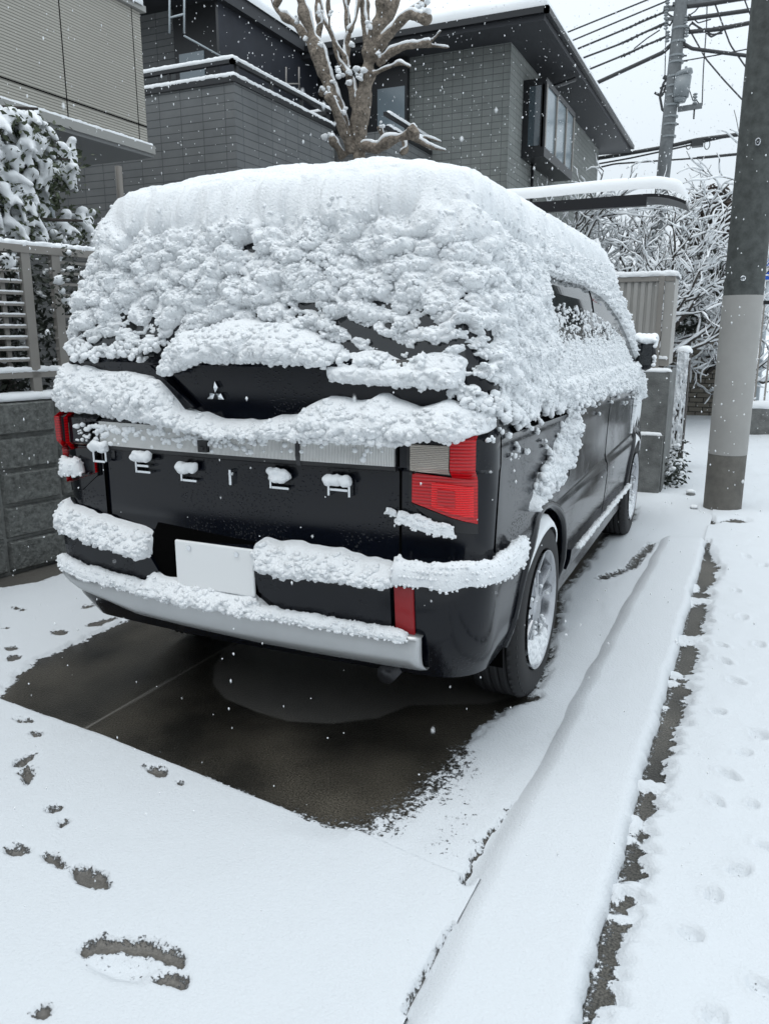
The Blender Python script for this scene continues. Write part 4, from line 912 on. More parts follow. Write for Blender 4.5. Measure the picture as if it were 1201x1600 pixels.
for r in range(5):
    for c in range(-6, 7):
        t0 = c*.40+.07+.006; t1 = t0+.384; z0 = .02+r*HB+.006; z1 = z0+HB-.016; f = .012+rs.random()*.008; g = .014
        o4 = [wl(t, -.012, z) for t, z in ((t0, z0), (t1, z0), (t1, z1), (t0, z1))]; i4 = [wl(t, f, z) for t, z in ((t0+g, z0+g), (t1-g, z0+g), (t1-g, z1-g), (t0+g, z1-g))]
        b.add(o4+i4, [(4, 5, 6, 7), (0, 1, 5, 4), (1, 2, 6, 5), (2, 3, 7, 6), (3, 0, 4, 7)])
b.build('block_facing', M['block_face'], bw, wl(0))
strip([wl(t, -.07, 1.083) for t in np.linspace(-1.6, 2.6, 60)], .15, .045, 'snow_cap', bw, 3, .15, res=.02)
lf = thing('lattice_screen', 'brown grey metal lattice screen on top of the block wall', 'fence', wl(0, -.07, 1.1))
def lat(n, dz, posts, name):
    for t in posts:
        b = MB(); wbox(b, t-.028, t+.028, n-.02, n+.02, 1.06, 1.99); b.build('post', M['fence_alu'], lf, wl(0, -.07, 1.1))
lat(-.06, 0, (-.42, .40, .60, 1.6), 'post')
b = MB(); wbox(b, -1.6, 2.3, -.085, -.04, 1.21, 1.25); b.build('bottom_rail', M['fence_alu'], lf, wl(0, -.07, 1.1))
b = MB(); wbox(b, -1.6, 2.3, -.085, -.035, 1.955, 2.00); b.build('top_rail', M['fence_alu'], lf, wl(0, -.07, 1.1))
z = 1.31
while z < 1.93:
    b = MB(); wbox(b, -1.6, .42, -.075, -.055, z, z+.016); wbox(b, .56, 2.3, -.075, -.055, z, z+.016); o = b.build('slat', M['fence_alu'], lf, wl(0, -.07, 1.1))
    strip([wl(t, -.065, z+.015) for t in np.linspace(-.9, .40, 30)], .022, .010, 'snow_cap', o, int(z*50), .5, res=.015)
    z += .0665
for t in (-.9, -.14, .1, .26):
    b = MB(); wbox(b, t-.014, t+.014, -.095, -.078, 1.24, 1.96); b.build('upright', M['fence_alu'], lf, wl(0, -.07, 1.1))
strip([wl(t, -.062, 1.249) for t in np.linspace(-.95, 1.4, 60)], .05, .030, 'snow_cap', lf, 8, .3, res=.012)
strip([wl(t, -.062, 1.999) for t in np.linspace(-.95, 1.4, 60)], .05, .03, 'snow_cap', lf, 9, .4, res=.012)

# ---- foliage helpers
def leaves(C, n, spread, size, seed, droop=.3, squash=.8):
    rs = np.random.RandomState(seed); C = np.asarray(C, float); k = len(C)*n
    P = np.repeat(C, n, 0)+rs.normal(0, 1, (k, 3))*np.array([spread, spread, spread*squash])
    a = rs.uniform(0, 2*math.pi, k); d = np.stack([np.cos(a), np.sin(a), rs.uniform(-1, .5, k)*droop*2-droop*.5], 1); d /= np.linalg.norm(d, axis=1)[:, None]
    sd2 = rs.normal(0, 1, (k, 3)); sd2 = np.cross(d, sd2); sd2 /= np.linalg.norm(sd2, axis=1)[:, None]; L = size*rs.uniform(.6, 1.3, k)[:, None]
    V = np.stack([P, P+d*L*.5+sd2*L*.22, P+d*L, P+d*L*.5-sd2*L*.22], 1); return V.reshape(-1, 3), np.arange(k*4).reshape(-1, 4), P
def snowblobs(C, R_, name, parent, squash=.6, seed=0, rough=.4, m='snow'):
    V, F = blobs(C, R_, squash, seed, rough); o = mk(name, V, F, M[m], parent, smooth=True)
    if len(C) > 3: o['kind'] = 'stuff'
    return o
# ---- snow-laden evergreen at the left edge
def pc_(u, v, x=None, y=None): return at(u, v, x=x, y=y)
bt = thing('evergreen_tree', 'evergreen tree drooping under snow behind the lattice', 'tree', (-3.1, .9, 0))
rs = random.Random(11); npr = np.random.RandomState(5)
b = MB(); b.tube([(-3.2, .9, 0), (-3.18, .85, 1.2), (-3.25, .75, 2.2), (-3.3, .7, 2.9)], [.06, .05, .035, .015], 8)
limbs = [(0, 205, .25), (60, 170, .2), (95, 230, .1), (70, 265, .1), (20, 300, .0), (110, 250, .1), (40, 345, .1), (90, 365, .2), (130, 345, .35), (5, 385, 0), (-60, 220, 0), (-60, 330, 0)]
for u, v, dx in limbs:
    p = at(u, v, x=-3.05+dx); b.tube([(-3.24, .78, p[2]-.35), (np.array([-3.24, .78, p[2]-.2])+p)/2+np.array([0, 0, .1]), p], [.03, .018, .008], 6)
b.build('trunk', M['bark_dark'], bt, smooth=True)
C = []; S_ = []; SR = []
for u, v, ru, rv, n in ((30, 200, 42, 26, 46), (75, 245, 42, 28, 52), (15, 260, 30, 28, 34), (35, 320, 40, 30, 46), (10, 350, 25, 18, 22), (70, 362, 48, 22, 54), (125, 348, 24, 18, 24), (-50, 240, 60, 70, 60), (-40, 360, 40, 40, 30), (5, 412, 14, 14, 9), (92, 285, 16, 22, 8), (15, 180, 28, 14, 18)):
    for i in range(n):
        p = at(u+npr.uniform(-1, 1)*ru, v+npr.uniform(-1, 1)*rv, x=-2.95+npr.uniform(-.25, .12)); C.append(p-np.array([0, 0, .035])); 
        if u != 92:
            dd_ = np.array([npr.normal(.25, .8), npr.normal(-.3, .4), npr.uniform(-1.1, -.15)]); dd_ /= np.linalg.norm(dd_); r0_ = npr.uniform(.026, .056); Lp = npr.uniform(.05, .13)
            for k_ in range(6): S_.append(p+dd_*Lp*k_/5+np.array([0, 0, -.03*(k_/5)**2])); SR.append(r0_*(1-.55*k_/5))
V, F, P = leaves(C, 16, .05, .05, 3, .6); mk('foliage', V, F, M['leaf'], bt)
meld(snowblobs(S_, SR, 'snow_load', bt, .85, 4, .30), .011, 3)
# dark climber with spots of snow behind the lattice
iv = thing('climbing_shrub', 'dark leafy climber speckled with snow behind the lattice', 'shrub', wl(.1, -.4, 0))
C = [wl(npr.uniform(-1.6, 1.0), npr.uniform(-.42, -.18), npr.uniform(.5, 1.95)) for _ in range(520)]
V, F, P = leaves(C, 16, .06, .055, 8, .5); mk('foliage', V, F, M['leaf_dark'], iv)
C2 = [wl(npr.uniform(-1.2, .9), npr.uniform(-.22, -.12), npr.uniform(1.1, 1.95)) for _ in range(150)]
snowblobs(C2, npr.uniform(.008, .026, 150), 'snow_load', iv, .5, 5, .6)
b = MB()
for t in (-.6, 0, .5): b.tube([wl(t, -.3, 0), wl(t+.1, -.32, .8), wl(t-.05, -.3, 1.9)], [.02, .016, .008], 6)
b.build('stem', M['bark_dark'], iv, smooth=True)
for (u, v, r) in ((90, 438, .040), (103, 468, .03), (68, 602, .028), (30, 565, .03)):
    pass
# climber tufts that poke through near the end post
V_ = [at(u, v, x=-2.33) for u, v in ((92, 437), (97, 455), (104, 470), (108, 395), (110, 420), (75, 520), (14, 410), (8, 402))]
snowblobs(V_, [.034, .022, .026, .02, .02, .018, .04, .03], 'snow_load', iv, .9, 9, .5)
V, F, P = leaves(V_, 30, .03, .035, 12, .5); mk('foliage', V, F, M['leaf_dark'], iv)

# ---- beige house, far left: jettied upper floor
BX = -3.6; bc = at(232, 237, x=BX); BY, BZ = bc[1], bc[2]; BT = at(217, 18, x=BX)[2]
bh = thing('beige_house', 'house with ribbed beige siding and overhanging upper floor', 'house', (-6, 0, 0))
b = MB(); b.box(-10, BX, -3.2, BY, BZ+.03, BT); b.build('upper_wall', M['beige_siding'], bh)
bh.children[0].data.materials[0] = M['beige_siding']
b = MB(); b.box(-10, BX-.9, -3.2, BY-.75, 0, BZ-.06); b.build('lower_wall', M['dark_siding'], bh)
b = MB(); b.box(-10.05, BX+.03, -3.25, BY+.03, BZ-.05, BZ+.03); b.build('soffit', M['soffit_pale'], bh)
b = MB(); b.box(-10.05, BX+.045, -3.26, BY+.045, BZ-.02, BZ+.05); b.build('drip_trim', M['trim_beige'], bh)
b = MB(); b.box(-10, BX+.04, -3.25, BY+.04, BT, BT+.05); b.build('parapet_cap', M['trim_beige'], bh)
b = MB(); b.box(BX-.95, BX-.80, BY-.95, BY-.80, 0, BZ-.05); b.build('corner_post', M['soffit_pale'], bh)
b = MB()
jy = at(100, 100, x=BX)[1]; b.box(BX-.01, BX+.003, jy-.004, jy+.004, BZ+.04, BT); j2 = at(212, 120, x=BX)[1]; b.box(BX-.01, BX+.003, j2-.003, j2+.003, BZ+.04, BT)
jz = at(100, 154, x=BX)[2]; b.box(BX-.01, BX+.0035, -3.2, BY, jz-.005, jz+.005); b.build('panel_joint', M['void'], bh)
strip([(BX-.02, y, BT+.05) for y in np.linspace(-3, BY+.03, 60)], .16, .10, 'snow_cap', bh, 3, .12, res=.03)
strip([(BX+.015, y, BZ+.045) for y in np.linspace(-3, BY+.04, 120)], .055, .030, 'snow_cap', bh, 4, .3, res=.014)
b = MB(); b.tube([at(185, 260, x=BX-.75), at(185, 260, x=BX-.75)-np.array([0, 0, 2.0])], .035, 8); b.build('downpipe', M['fence_alu'], bh, smooth=True)
b = MB(); d0 = at(78, 315, x=-3.3); b.tube([d0+np.array([0, 0, .15]), d0, d0-np.array([.0, 0, 1.2])], .03, 8); d1 = at(60, 318, x=-3.3); b.tube([d0, d1], .02, 8); b.build('downpipe', M['post_pale'], bh, smooth=True)

# ---- grey tiled house: balcony, main block, right wing with bay window
gh = thing('grey_tiled_house', 'dark grey tiled house with snowy balcony and bay window', 'house', (-5, 8, 0))
c0 = at(365, 118, z=4.2); c1 = at(522, 196, z=4.2); GX = c0[0]; GY0, GY1 = c0[1], c1[1]
b = MB(); b.box(GX-5, GX, GY0, GY1, 0, 4.14); o = b.build('balcony_wall', M['tile_y'], gh); o.data.materials.append(M['tile_x'])
for p in o.data.polygons:
    if abs(p.normal.y) > .5: p.material_index = 1
b = MB(); b.box(GX-5, GX+.02, GY0-.02, GY1+.02, 4.14, 4.20); b.build('coping', M['frame_black'], gh)
hz = 4.20+.13
b = MB(); b.box(GX-5, GX, GY0, GY0+.05, hz, hz+.045); b.box(GX-.05, GX, GY0, GY1-.02, hz, hz+.045); b.box(GX-.4, GX, GY1-.07, GY1-.02, hz, hz+.045); b.build('handrail', M['frame_black'], gh)
b = MB()
for y in np.linspace(GY0+.1, GY1-.1, 4): b.box(GX-.045, GX-.01, y-.02, y+.02, 4.2, hz)
for x in (GX-.9, GX-1.8): b.box(x, x+.03, GY0+.01, GY0+.045, 4.2, hz)
b.build('rail_bracket', M['frame_black'], gh)
for zz, w_, th_, nm in ((4.198, .10, .050, 3), (hz+.043, .07, .045, 5)):
    strip([(GX-2.6, GY0+.03, zz), (GX-.03, GY0+.03, zz), (GX-.03, GY1-.03, zz), (GX-.35, GY1-.03, zz)], w_, th_, 'snow_cap', gh, nm, .18, res=.02)
# set back balcony length near the wing
c2 = at(572, 178, z=4.2); c3 = at(640, 213, z=4.2); X2 = c2[0]
WY = at(850, 10, z=5.7)[1]+.62; WX = at(798, 70, y=WY)[0]; WL = at(640, 120, y=WY)[0]
b = MB(); b.box(X2-2, X2, GY1+.3, WY, 0, 4.14); o = b.build('balcony_wall', M['tile_y'], gh); o.data.materials.append(M['tile_x'])
for p in o.data.polygons:
    if abs(p.normal.y) > .5: p.material_index = 1
b = MB(); b.box(X2-.08, X2+.02, GY1+.3, WY, 4.14, 4.2); b.build('coping', M['frame_black'], gh); b = MB(); b.box(X2-.05, X2, GY1+.3, WY, hz, hz+.045); b.build('handrail', M['frame_black'], gh)
for zz, w_, th_, nm in ((4.198, .10, .055, 13), (hz+.043, .07, .05, 15)): strip([(X2-.03, GY1+.4, zz), (X2-.03, WY-.05, zz)], w_, th_, 'snow_cap', gh, nm, .18, res=.02)
# main block behind the balcony
MY = at(276, 60, x=GX-1.9)[1]; MX = GX-1.25
b = MB(); b.box(-13, MX, MY, 15, 0, 5.62); o = b.build('main_wall', M['navy_wall'], gh); o.data.materials.append(M['tile_x'])
for p in o.data.polygons:
    if p.normal.y < -.5: p.material_index = 1
# dark window opening beside the tiled wall
wx0 = at(274, 60, y=MY)[0]
b = MB(); b.box(wx0, MX+.01, MY-.03, MY+.02, 3.3, 5.62); o = b.build('window_frame', M['frame_black'], gh)
b = MB(); b.box(wx0+.08, at(322, 95, y=MY)[0], MY-.045, MY-.03, 3.4, at(300, 84, y=MY)[2]); b.build('pane', M['pane_pale'], o)
# laundry poles hanging under the eave
b = MB(); e0 = at(265, 5, y=GY0+.6)
for u in (265, 288): p = at(u, 0, y=GY0+.6); q = at(u, 52, y=GY0+.6); b.tube([p+np.array([0, 0, .2]), p, q], .012, 6)
b.tube([at(265, 28, y=GY0+.6), at(288, 22, y=GY0+.6)], .012, 6); b.tube([at(288, 56, y=GY0+.6), at(345, 88, y=GY0+1.2)], .011, 6)
b.build('laundry_bracket', M['post_pale'], gh, smooth=True)
b = MB()
for u in (447, 467): b.tube([at(u, 105, x=GX-.7), at(u, 145, x=GX-.7)], .010, 6)
b.tube([at(445, 131, x=GX-.7), at(468, 131, x=GX-.7)], .010, 6); b.build('laundry_bracket', M['fence_alu'], gh, smooth=True)
# left roof: deep dark eave
EX = at(350, 0, z=5.62)[0]
def roof(x0, x1, y0, y1, ze, name, rise=1.6, ins=None):
    cx0, cx1 = x0+ins, x1-ins; cy0, cy1 = y0+ins, y1-ins
    V = [(x0, y0, ze), (x1, y0, ze), (x1, y1, ze), (x0, y1, ze), (x0, y0, ze+.18), (x1, y0, ze+.18), (x1, y1, ze+.18), (x0, y1, ze+.18), (cx0, cy0, ze+.18+rise), (cx1, cy0, ze+.18+rise), (cx1, cy1, ze+.18+rise), (cx0, cy1, ze+.18+rise)]
    b = MB(); b.add(V, [(3, 2, 1, 0), (0, 1, 5, 4), (1, 2, 6, 5), (2, 3, 7, 6), (3, 0, 4, 7), (4, 5, 9, 8), (5, 6, 10, 9), (6, 7, 11, 10), (7, 4, 8, 11), (8, 9, 10, 11)])
    o = b.build(name, M['soffit'], gh); return o
r1 = roof(-13.5, EX, MY-1.0, WY+1, 5.62, 'roof', 1.3, 2.6); 
r2 = roof(WL-3.5, WX+.62, WY-.62, 16.9, 5.54, 'roof', 1.6, 2.6)
def roofsnow(x0, x1, y0, y1, ze, ins, rise, seed, par):
    ze += .18; n = 90; V = []; u = np.linspace(0, 1, n); m = 26
    # loop round the eave, inset rows climbing the slope
    per = [(x0+(x1-x0)*t, y0) for t in u]+[(x1, y0+(y1-y0)*t) for t in u[1:]]
    P = np.array(per); cx = np.clip(P[:, 0], x0+ins, x1-ins); cy = np.clip(P[:, 1], y0+ins, y1-ins); cor = np.stack([cx, cy], 1)
    rows = []
    for k, t in enumerate(np.r_[-.012, -.012, -.004, .004, .02, np.linspace(.04, 1, m-5)]):
        Q = P+(cor-P)*t; h = [0, .05, .10, .125, .13][k] if k < 5 else .13
        zz = ze+rise*max(t, 0)+h+.015*fbm(Q[:, 0]/.25, Q[:, 1]/.25, 0, seed, 3)*(k > 1)+ (-.02 if k == 0 else 0)
        rows.append(np.stack([Q[:, 0], Q[:, 1], zz], 1))
    V = np.array(rows); return mk('snow_cover', V.reshape(-1, 3), gridfaces(V.shape[0], V.shape[1])[:, ::-1], M['snow'], par, smooth=True)
roofsnow(-13.5, EX, MY-1.0, WY+1, 5.62, 2.6, 1.3, 5, r1); roofsnow(WL-3.5, WX+.62, WY-.62, 16.9, 5.54, 2.6, 1.6, 6, r2)
# right wing
b = MB(); b.box(WL-2.6, WX, WY, 16.3, 0, 5.54); o = b.build('wing_wall', M['tile2_y'], gh); o.data.materials.append(M['tile2_x'])
for p in o.data.polygons:
    if abs(p.normal.y) > .5: p.material_index = 1
b = MB(); b.box(WX-.004, WX+.006, WY-.006, WY+.004, 0, 5.53); b.build('corner_trim', M['tile2_y'], gh)
# dark window left of the wing corner
p0 = at(592, 122, y=WY-.02); p1 = at(638, 196, y=WY-.02)
b = MB(); b.box(WL-2.62, WL, WY-.10, WY-.004, 3.0, 5.53); o = b.build('window_frame', M['frame_black'], gh)
q0 = at(590, 140, y=WY-.1); q1 = at(632, 196, y=WY-.1); b = MB(); b.box(q0[0], q1[0], WY-.112, WY-.102, 4.0, q0[2]); b.build('pane', M['pane_pale'], o)
b = MB(); b.box(q0[0]+.05, q0[0]+.35, WY-.101, WY-.0995, 4.0, q0[2]-.02); b.build('curtain', M['white_paint'], o)
# downpipe and gutter elbow
py_ = at(834, 200, x=WX+.05)[1]
b = MB(); b.tube([(WX+.55, py_+.55, 5.48), (WX+.3, py_+.3, 5.34), (WX+.05, py_, 5.22), (WX+.05, py_, 0)], .035, 8); b.build('downpipe', M['frame_black'], gh, smooth=True)
b = MB(); b.box(WX+.625, WX+.69, WY-.69, 16.95, 5.61, 5.69); b.box(WL-3.4, WX+.69, WY-.69, WY-.625, 5.61, 5.69); b.build('gutter', M['frame_black'], gh)
# bay window
bx = WX+.36; a0 = at(853, 150, x=bx); a1 = at(897, 262, x=bx); yb0 = a0[1]; yb1 = at(897, 200, x=bx)[1]; zt = at(862, 140, x=bx)[2]; zb = at(862, 240, x=bx)[2]
b = MB(); b.box(WX, bx, yb0, yb1, zb-.14, zb); b.box(WX, bx, yb0, yb1, zt, zt+.08); b.box(WX, bx-.03, yb0, yb0+.05, zb, zt); b.box(WX, bx-.03, yb1-.05, yb1, zb, zt); b.box(bx-.06, bx, yb0, yb0+.06, zb, zt)
bw_ = b.build('bay_window', M['frame_black'], gh)
ym = [yb0+.06, yb0+(yb1-yb0)*.36, yb0+(yb1-yb0)*.70, yb1-.04]
for i, yy in enumerate(ym): b = MB(); b.box(bx-.05, bx+.004, yy-.03, yy+.03, zb, zt); b.build('mullion', M['fence_alu'], bw_)
for i in range(3): b = MB(); b.box(bx-.03, bx-.02, ym[i]+.03, ym[i+1]-.03, zb, zt); b.build('pane', M['pane_pale'], bw_)
b = MB(); b.box(WX+.1, WX+.28, yb0-.012, yb0-.002, zb+.02, zt-.02); b.build('pane', M['pane'], bw_)
b = MB(); b.box(bx-.13, bx-.10, ym[0], ym[0]+.25, zb, zt); b.box(bx-.13, bx-.10, ym[2], ym[2]+.3, zb, zt); b.build('curtain', M['white_paint'], bw_)
b = MB(); b.box(WX, WX+.02, yb0-.6, yb0-.15, zb+.1, zt+.1); 
# ---- unseen house added behind the viewpoint so the tailgate reflects something dark
oh = thing('unseen_dark_house', 'plain dark house added out of view to darken the van rear', 'house', (1, -12, 0))
b = MB(); b.box(-9, 11, -18, -10.5, 0, 6.2); b.build('wall', M['dark_siding_x'], oh)
b = MB(); b.box(-9.6, 11.6, -18.6, -9.9, 6.2, 6.4); b.add([(-9.6, -18.6, 6.4), (11.6, -18.6, 6.4), (11.6, -9.9, 6.4), (-9.6, -9.9, 6.4), (-6, -14.2, 8.2), (8, -14.2, 8.2)], [(0, 1, 5, 4), (1, 2, 5), (2, 3, 4, 5), (3, 0, 4)]); b.build('roof', M['soffit'], oh)
for x in (-6.5, -2.2, 2.6, 7.2):
    for z in (.9, 3.8):
        b = MB(); b.box(x-.05, x+1.75, -10.54, -10.46, z-.05, z+1.35); o = b.build('window_frame', M['fence_alu'], oh); b = MB(); b.box(x, x+1.7, -10.45, -10.44, z, z+1.3); b.build('pane', M['pane'], o)
# ---- carport roof
CY = 4.75; cz = at(940, 318, y=CY)[2]; cxe = at(1072, 303, y=CY)[0]
cp = thing('carport', 'flat carport roof with rounded edge loaded with snow', 'carport', (-1, 6, 0))
xs = np.r_[np.linspace(-1.9, cxe-.38, 12), cxe-.38+np.linspace(.02, .38, 14)]
def cz_(x): return cz+.025+.035*sst(-1.9, cxe-.3, x)-.085*np.clip((x-(cxe-.36))/.36, 0, 1)**2.2
V = []; 
for y in (CY, 5.25):
    for x in xs: V += [(x, y, cz_(x)-.028), (x, y, cz_(x))]
n = len(xs); F = []
for i in range(n-1):
    a = 2*i; F += [(a, a+2, a+3, a+1), (2*n+a, 2*n+a+1, 2*n+a+3, 2*n+a+2), (a+1, a+3, 2*n+a+3, 2*n+a+1), (a, 2*n+a, 2*n+a+2, a+2)]
F += [(0, 1, 2*n+1, 2*n), (2*n-2, 4*n-2, 4*n-1, 2*n-1)]
mk('roof_sheet', V, F, M['alloy_dark'], cp)
b = MB(); b.box(-1.9, cxe-.34, CY-.022, CY+.05, cz-.045, cz+.05); b.build('front_beam', M['alloy_dark'], cp)
for y in (CY+.4,): b = MB(); b.box(-1.85, -1.75, y, y+.1, 0, cz-.04); b.build('post', M['fence_alu'], cp)
X, Y = np.meshgrid(np.r_[np.linspace(-1.9, cxe-.5, 50), np.linspace(cxe-.49, cxe+.015, 40)], np.r_[np.linspace(CY-.03, CY+.15, 14), np.linspace(CY+.2, 5.27, 20)], indexing='ij')
th = .165*np.sqrt(np.clip(1-(1-np.clip((cxe+.018-X)/.13, 0, 1))**2, 0, 1))*np.sqrt(np.clip(1-(1-np.clip((Y-CY+.034)/.11, 0, 1))**2, 0, 1))
Zc = cz_(np.minimum(X, cxe))+th+.008*fbm(X/.2, Y/.2, 0, 5, 3)*(th > .03)-.004; mk('snow_cover', np.stack([X, Y, Zc], 2).reshape(-1, 3), gridfaces(*X.shape), M['snow'], cp, smooth=True)

# ---- concrete wall with ribbed metal screen beyond the van
fw = thing('boundary_wall', 'grey concrete wall beyond the front of the van, capped with snow', 'wall', (.8, 5, 0))
b = MB(); b.box(-1.3, .95, 4.5, 4.66, -.05, 1.135); b.box(.80, .95, 4.66, 5.2, -.05, 1.135); b.build('wall_face', M['wall_concrete'], fw)
b = MB(); b.box(.30, .935, 4.43, 4.497, -.05, .555); b.build('wall_face', M['wall_concrete'], fw)
strip([(-.6, 4.56, 1.133), (.96, 4.56, 1.133)], .13, .035, 'snow_cap', fw, 4, .15, res=.02)
strip([(.35, 4.46, .553), (.925, 4.46, .553)], .06, .03, 'snow_cap', fw, 5, .15, res=.012)
ps = thing('ribbed_screen', 'beige ribbed metal screen fixed above the concrete wall', 'fence', (.6, 4.6, 1.15))
zt_ = at(1062, 430, y=4.6)[2]; FX = at(1050, 500, y=4.6)[0]
b = MB(); b.box(-1.0, FX-.10, 4.58, 4.60, 1.24, zt_-.04)
for x in np.arange(-.98, FX-.14, .062): b.box(x, x+.036, 4.565, 4.580, 1.25, zt_-.05)
b.build('ribbed_panel', M['fence_panel'], ps)
b = MB(); b.box(-1.0, FX, 4.555, 4.615, zt_-.05, zt_); b.build('top_rail', M['fence_alu'], ps); b = MB(); b.box(-1.0, FX, 4.555, 4.615, 1.185, 1.25); b.build('bottom_rail', M['fence_alu'], ps)
for x in (FX-.135, .1): b = MB(); b.box(x, x+.045, 4.535, 4.556, 1.06, zt_-.005); b.build('post', M['fence_alu'], ps)
b = MB(); b.box(FX-.085, FX, 4.562, 4.61, 1.25, zt_-.05); b.build('end_post', M['fence_panel'], ps)
b = MB(); b.box(FX-.03, FX, 4.615, 4.95, 1.2, zt_-.02); b.build('side_panel', M['fence_panel'], ps)
strip([(-.6, 4.585, zt_-.002), (FX-.01, 4.585, zt_-.002), (FX-.015, 4.95, zt_-.02)], .075, .045, 'snow_cap', ps, 6, .25, res=.015)
strip([(-.6, 4.572, 1.249), (FX-.01, 4.572, 1.249)], .05, .028, 'snow_cap', ps, 7, .4, res=.012)
# snow-plastered gate pillar
gp = thing('gate_pillar', 'narrow dark pillar plastered with driven snow beside the concrete wall', 'pillar', (.97, 6, 0))
b = MB(); b.box(.885, 1.02, 5.95, 6.2, -.02, 1.28); b.build('pillar_body', M['bark_dark'], gp)
n, m = 60, 300; X, Z = np.meshgrid(np.linspace(.893, 1.012, n), np.linspace(.05, 1.28, m), indexing='ij')
t = .012+.026*fbm(X/.022, Z/.06, 0, 3, 4)-.006*sst(1.0, .3, Z); ok = t > 0; Yp = 5.945-np.clip(t, -.004, 1)*1.0+np.where(ok, 0, .01)
mk('snow_plaster', np.stack([X, Yp, Z], 2).reshape(-1, 3), gridfaces(n, m), M['snow'], gp, smooth=True)
strip([(.95, 5.93, 1.275), (.95, 6.22, 1.275)], .16, .07, 'snow_cap', gp, 8, .15, res=.01)
# rubble and plants by the pillar and pole
for i, (u, v, r, lab, nm) in enumerate(((1078, 772, .045, 'snow topped stone between the wall and the pole', 'stone'), (1083, 795, .035, 'small snow topped stone nearest the foot of the pole', 'stone'))):
    p = at(u, v, z=.02); V, F = blobs([p], [r], .7, i, .3); o = mk(nm, V, F, M['wall_concrete'], None, tuple(p), smooth=False); tag(o, lab, 'stone')
    snowblobs([p+np.array([0, 0, r*.5])], [r*.95], 'snow_cap', o, .55, i+4, .2)
tp = thing('trailing_plant', 'trailing plant weighed down by snow at the foot of the pillar', 'plant', (1.02, 5.6, 0))
C = [(1.0+npr.normal(0, .04), 5.0+npr.uniform(-.3, .9), abs(npr.normal(0, .13))) for _ in range(70)]
V, F, P = leaves(C, 10, .03, .05, 21, .5); mk('foliage', V, F, M['leaf_dark'], tp); meld(snowblobs([np.array(c)+np.array([0, 0, .015]) for c in C], npr.uniform(.012, .04, 70), 'snow_load', tp, .6, 5, .5), .008, 2)

# ---- near utility pole
PC = (1.497, 3.99); up = thing('utility_pole', 'thick concrete utility pole with pale band at the pavement edge', 'utility pole', (*PC, 0))
b = MB(); b.lathe([(.152, -.05), (.1515, .50)], (*PC, 0), n=48); b.build('pole_base', M['pole_base'], up, smooth=True)
b = MB(); b.lathe([(.1535, .49), (.1525, 1.775)], (*PC, 0), n=48); b.build('pale_band', M['pole_band'], up, smooth=True)
b = MB(); b.lathe([(.150, 1.77), (.135, 9.0)], (*PC, 0), n=48); b.build('shaft', M['pole_concrete'], up, smooth=True)
for nm in up.children: 
    try: nm.data.set_sharp_from_angle(angle=rad(40))
    except Exception: pass
for u, v, r in ((1160, 435, .016), (1183, 222, .016)):
    p = at(u, v, y=PC[1]-.152)
    b = MB(); a = np.linspace(0, 2*math.pi, 18)
    b.tube([(p[0]+r*math.cos(t), PC[1]-.150-.012, p[2]+r*(1.5 if v < 300 else 1)*math.sin(t)) for t in a], .0055, 6); b.tube([(p[0], PC[1]-.16, p[2]), (p[0], PC[1]-.12, p[2])], .007, 8)
    b.build('step_bolt', M['chrome'] if v > 300 else M['alloy'], up, smooth=True)
b = MB(); th_ = math.atan2(-1, -.28)
for sgn in (0,): 
    P = [(PC[0]+.152*math.cos(t), PC[1]+.152*math.sin(t), 0) for t in ()]
# ---- sign beyond the pole
sp_ = thing('street_sign', 'blue and red street sign on a pale post behind the pole', 'sign', (2.1, 12, 0))
q = at(1179, 640, y=12.); b = MB(); b.tube([(q[0], 12., 0), (q[0], 12., 3.4)], .045, 12); b.build('post', M['post_pale'], sp_, smooth=True)
q = at(1196, 418, y=12.); b = MB(); b.box(q[0]-.02, q[0]+.4, 11.93, 11.95, q[2]-.2, q[2]+.2); o = b.build('blue_plate', M['sign_blue'], sp_)
b = MB(); b.box(q[0]-.045, q[0]+.425, 11.936, 11.955, q[2]-.225, q[2]+.225); b.build('plate_border', M['white_paint'], sp_)
q2 = at(1198, 398, y=12.); b = MB(); b.lathe([(.16, 0), (.16, -.012)], (0, 0, 0), axis='z', n=32); V = b.v[0].copy(); b.v[0] = np.stack([V[:, 0]+q2[0]+.16, V[:, 2]+11.94, V[:, 1]+q2[2]+.24], 1); b.build('red_plate', M['sign_red'], sp_)
rl_ = thing('roadside_railing', 'dark street railing with snow on top at the right edge', 'railing', (2.4, 9.5, 0))
y0 = 9.5; qa = at(1178, 470, y=y0); b = MB(); b.box(qa[0], qa[0]+3, y0, y0+.05, qa[2]-.05, qa[2]); b.build('top_rail', M['frame_black'], rl_)
for i in range(12): x = qa[0]+.12+i*.13; b = MB(); b.box(x, x+.025, y0+.01, y0+.04, .35, qa[2]-.05); b.build('baluster', M['fence_alu'], rl_)
b = MB(); b.box(qa[0], qa[0]+3, y0-.05, y0+.1, 0, .42); b.build('plinth', M['wall_concrete'], rl_); strip([(qa[0], y0+.02, .42), (qa[0]+2.8, y0+.02, .42)], .16, .10, 'snow_cap', rl_, 3, .15, res=.03)

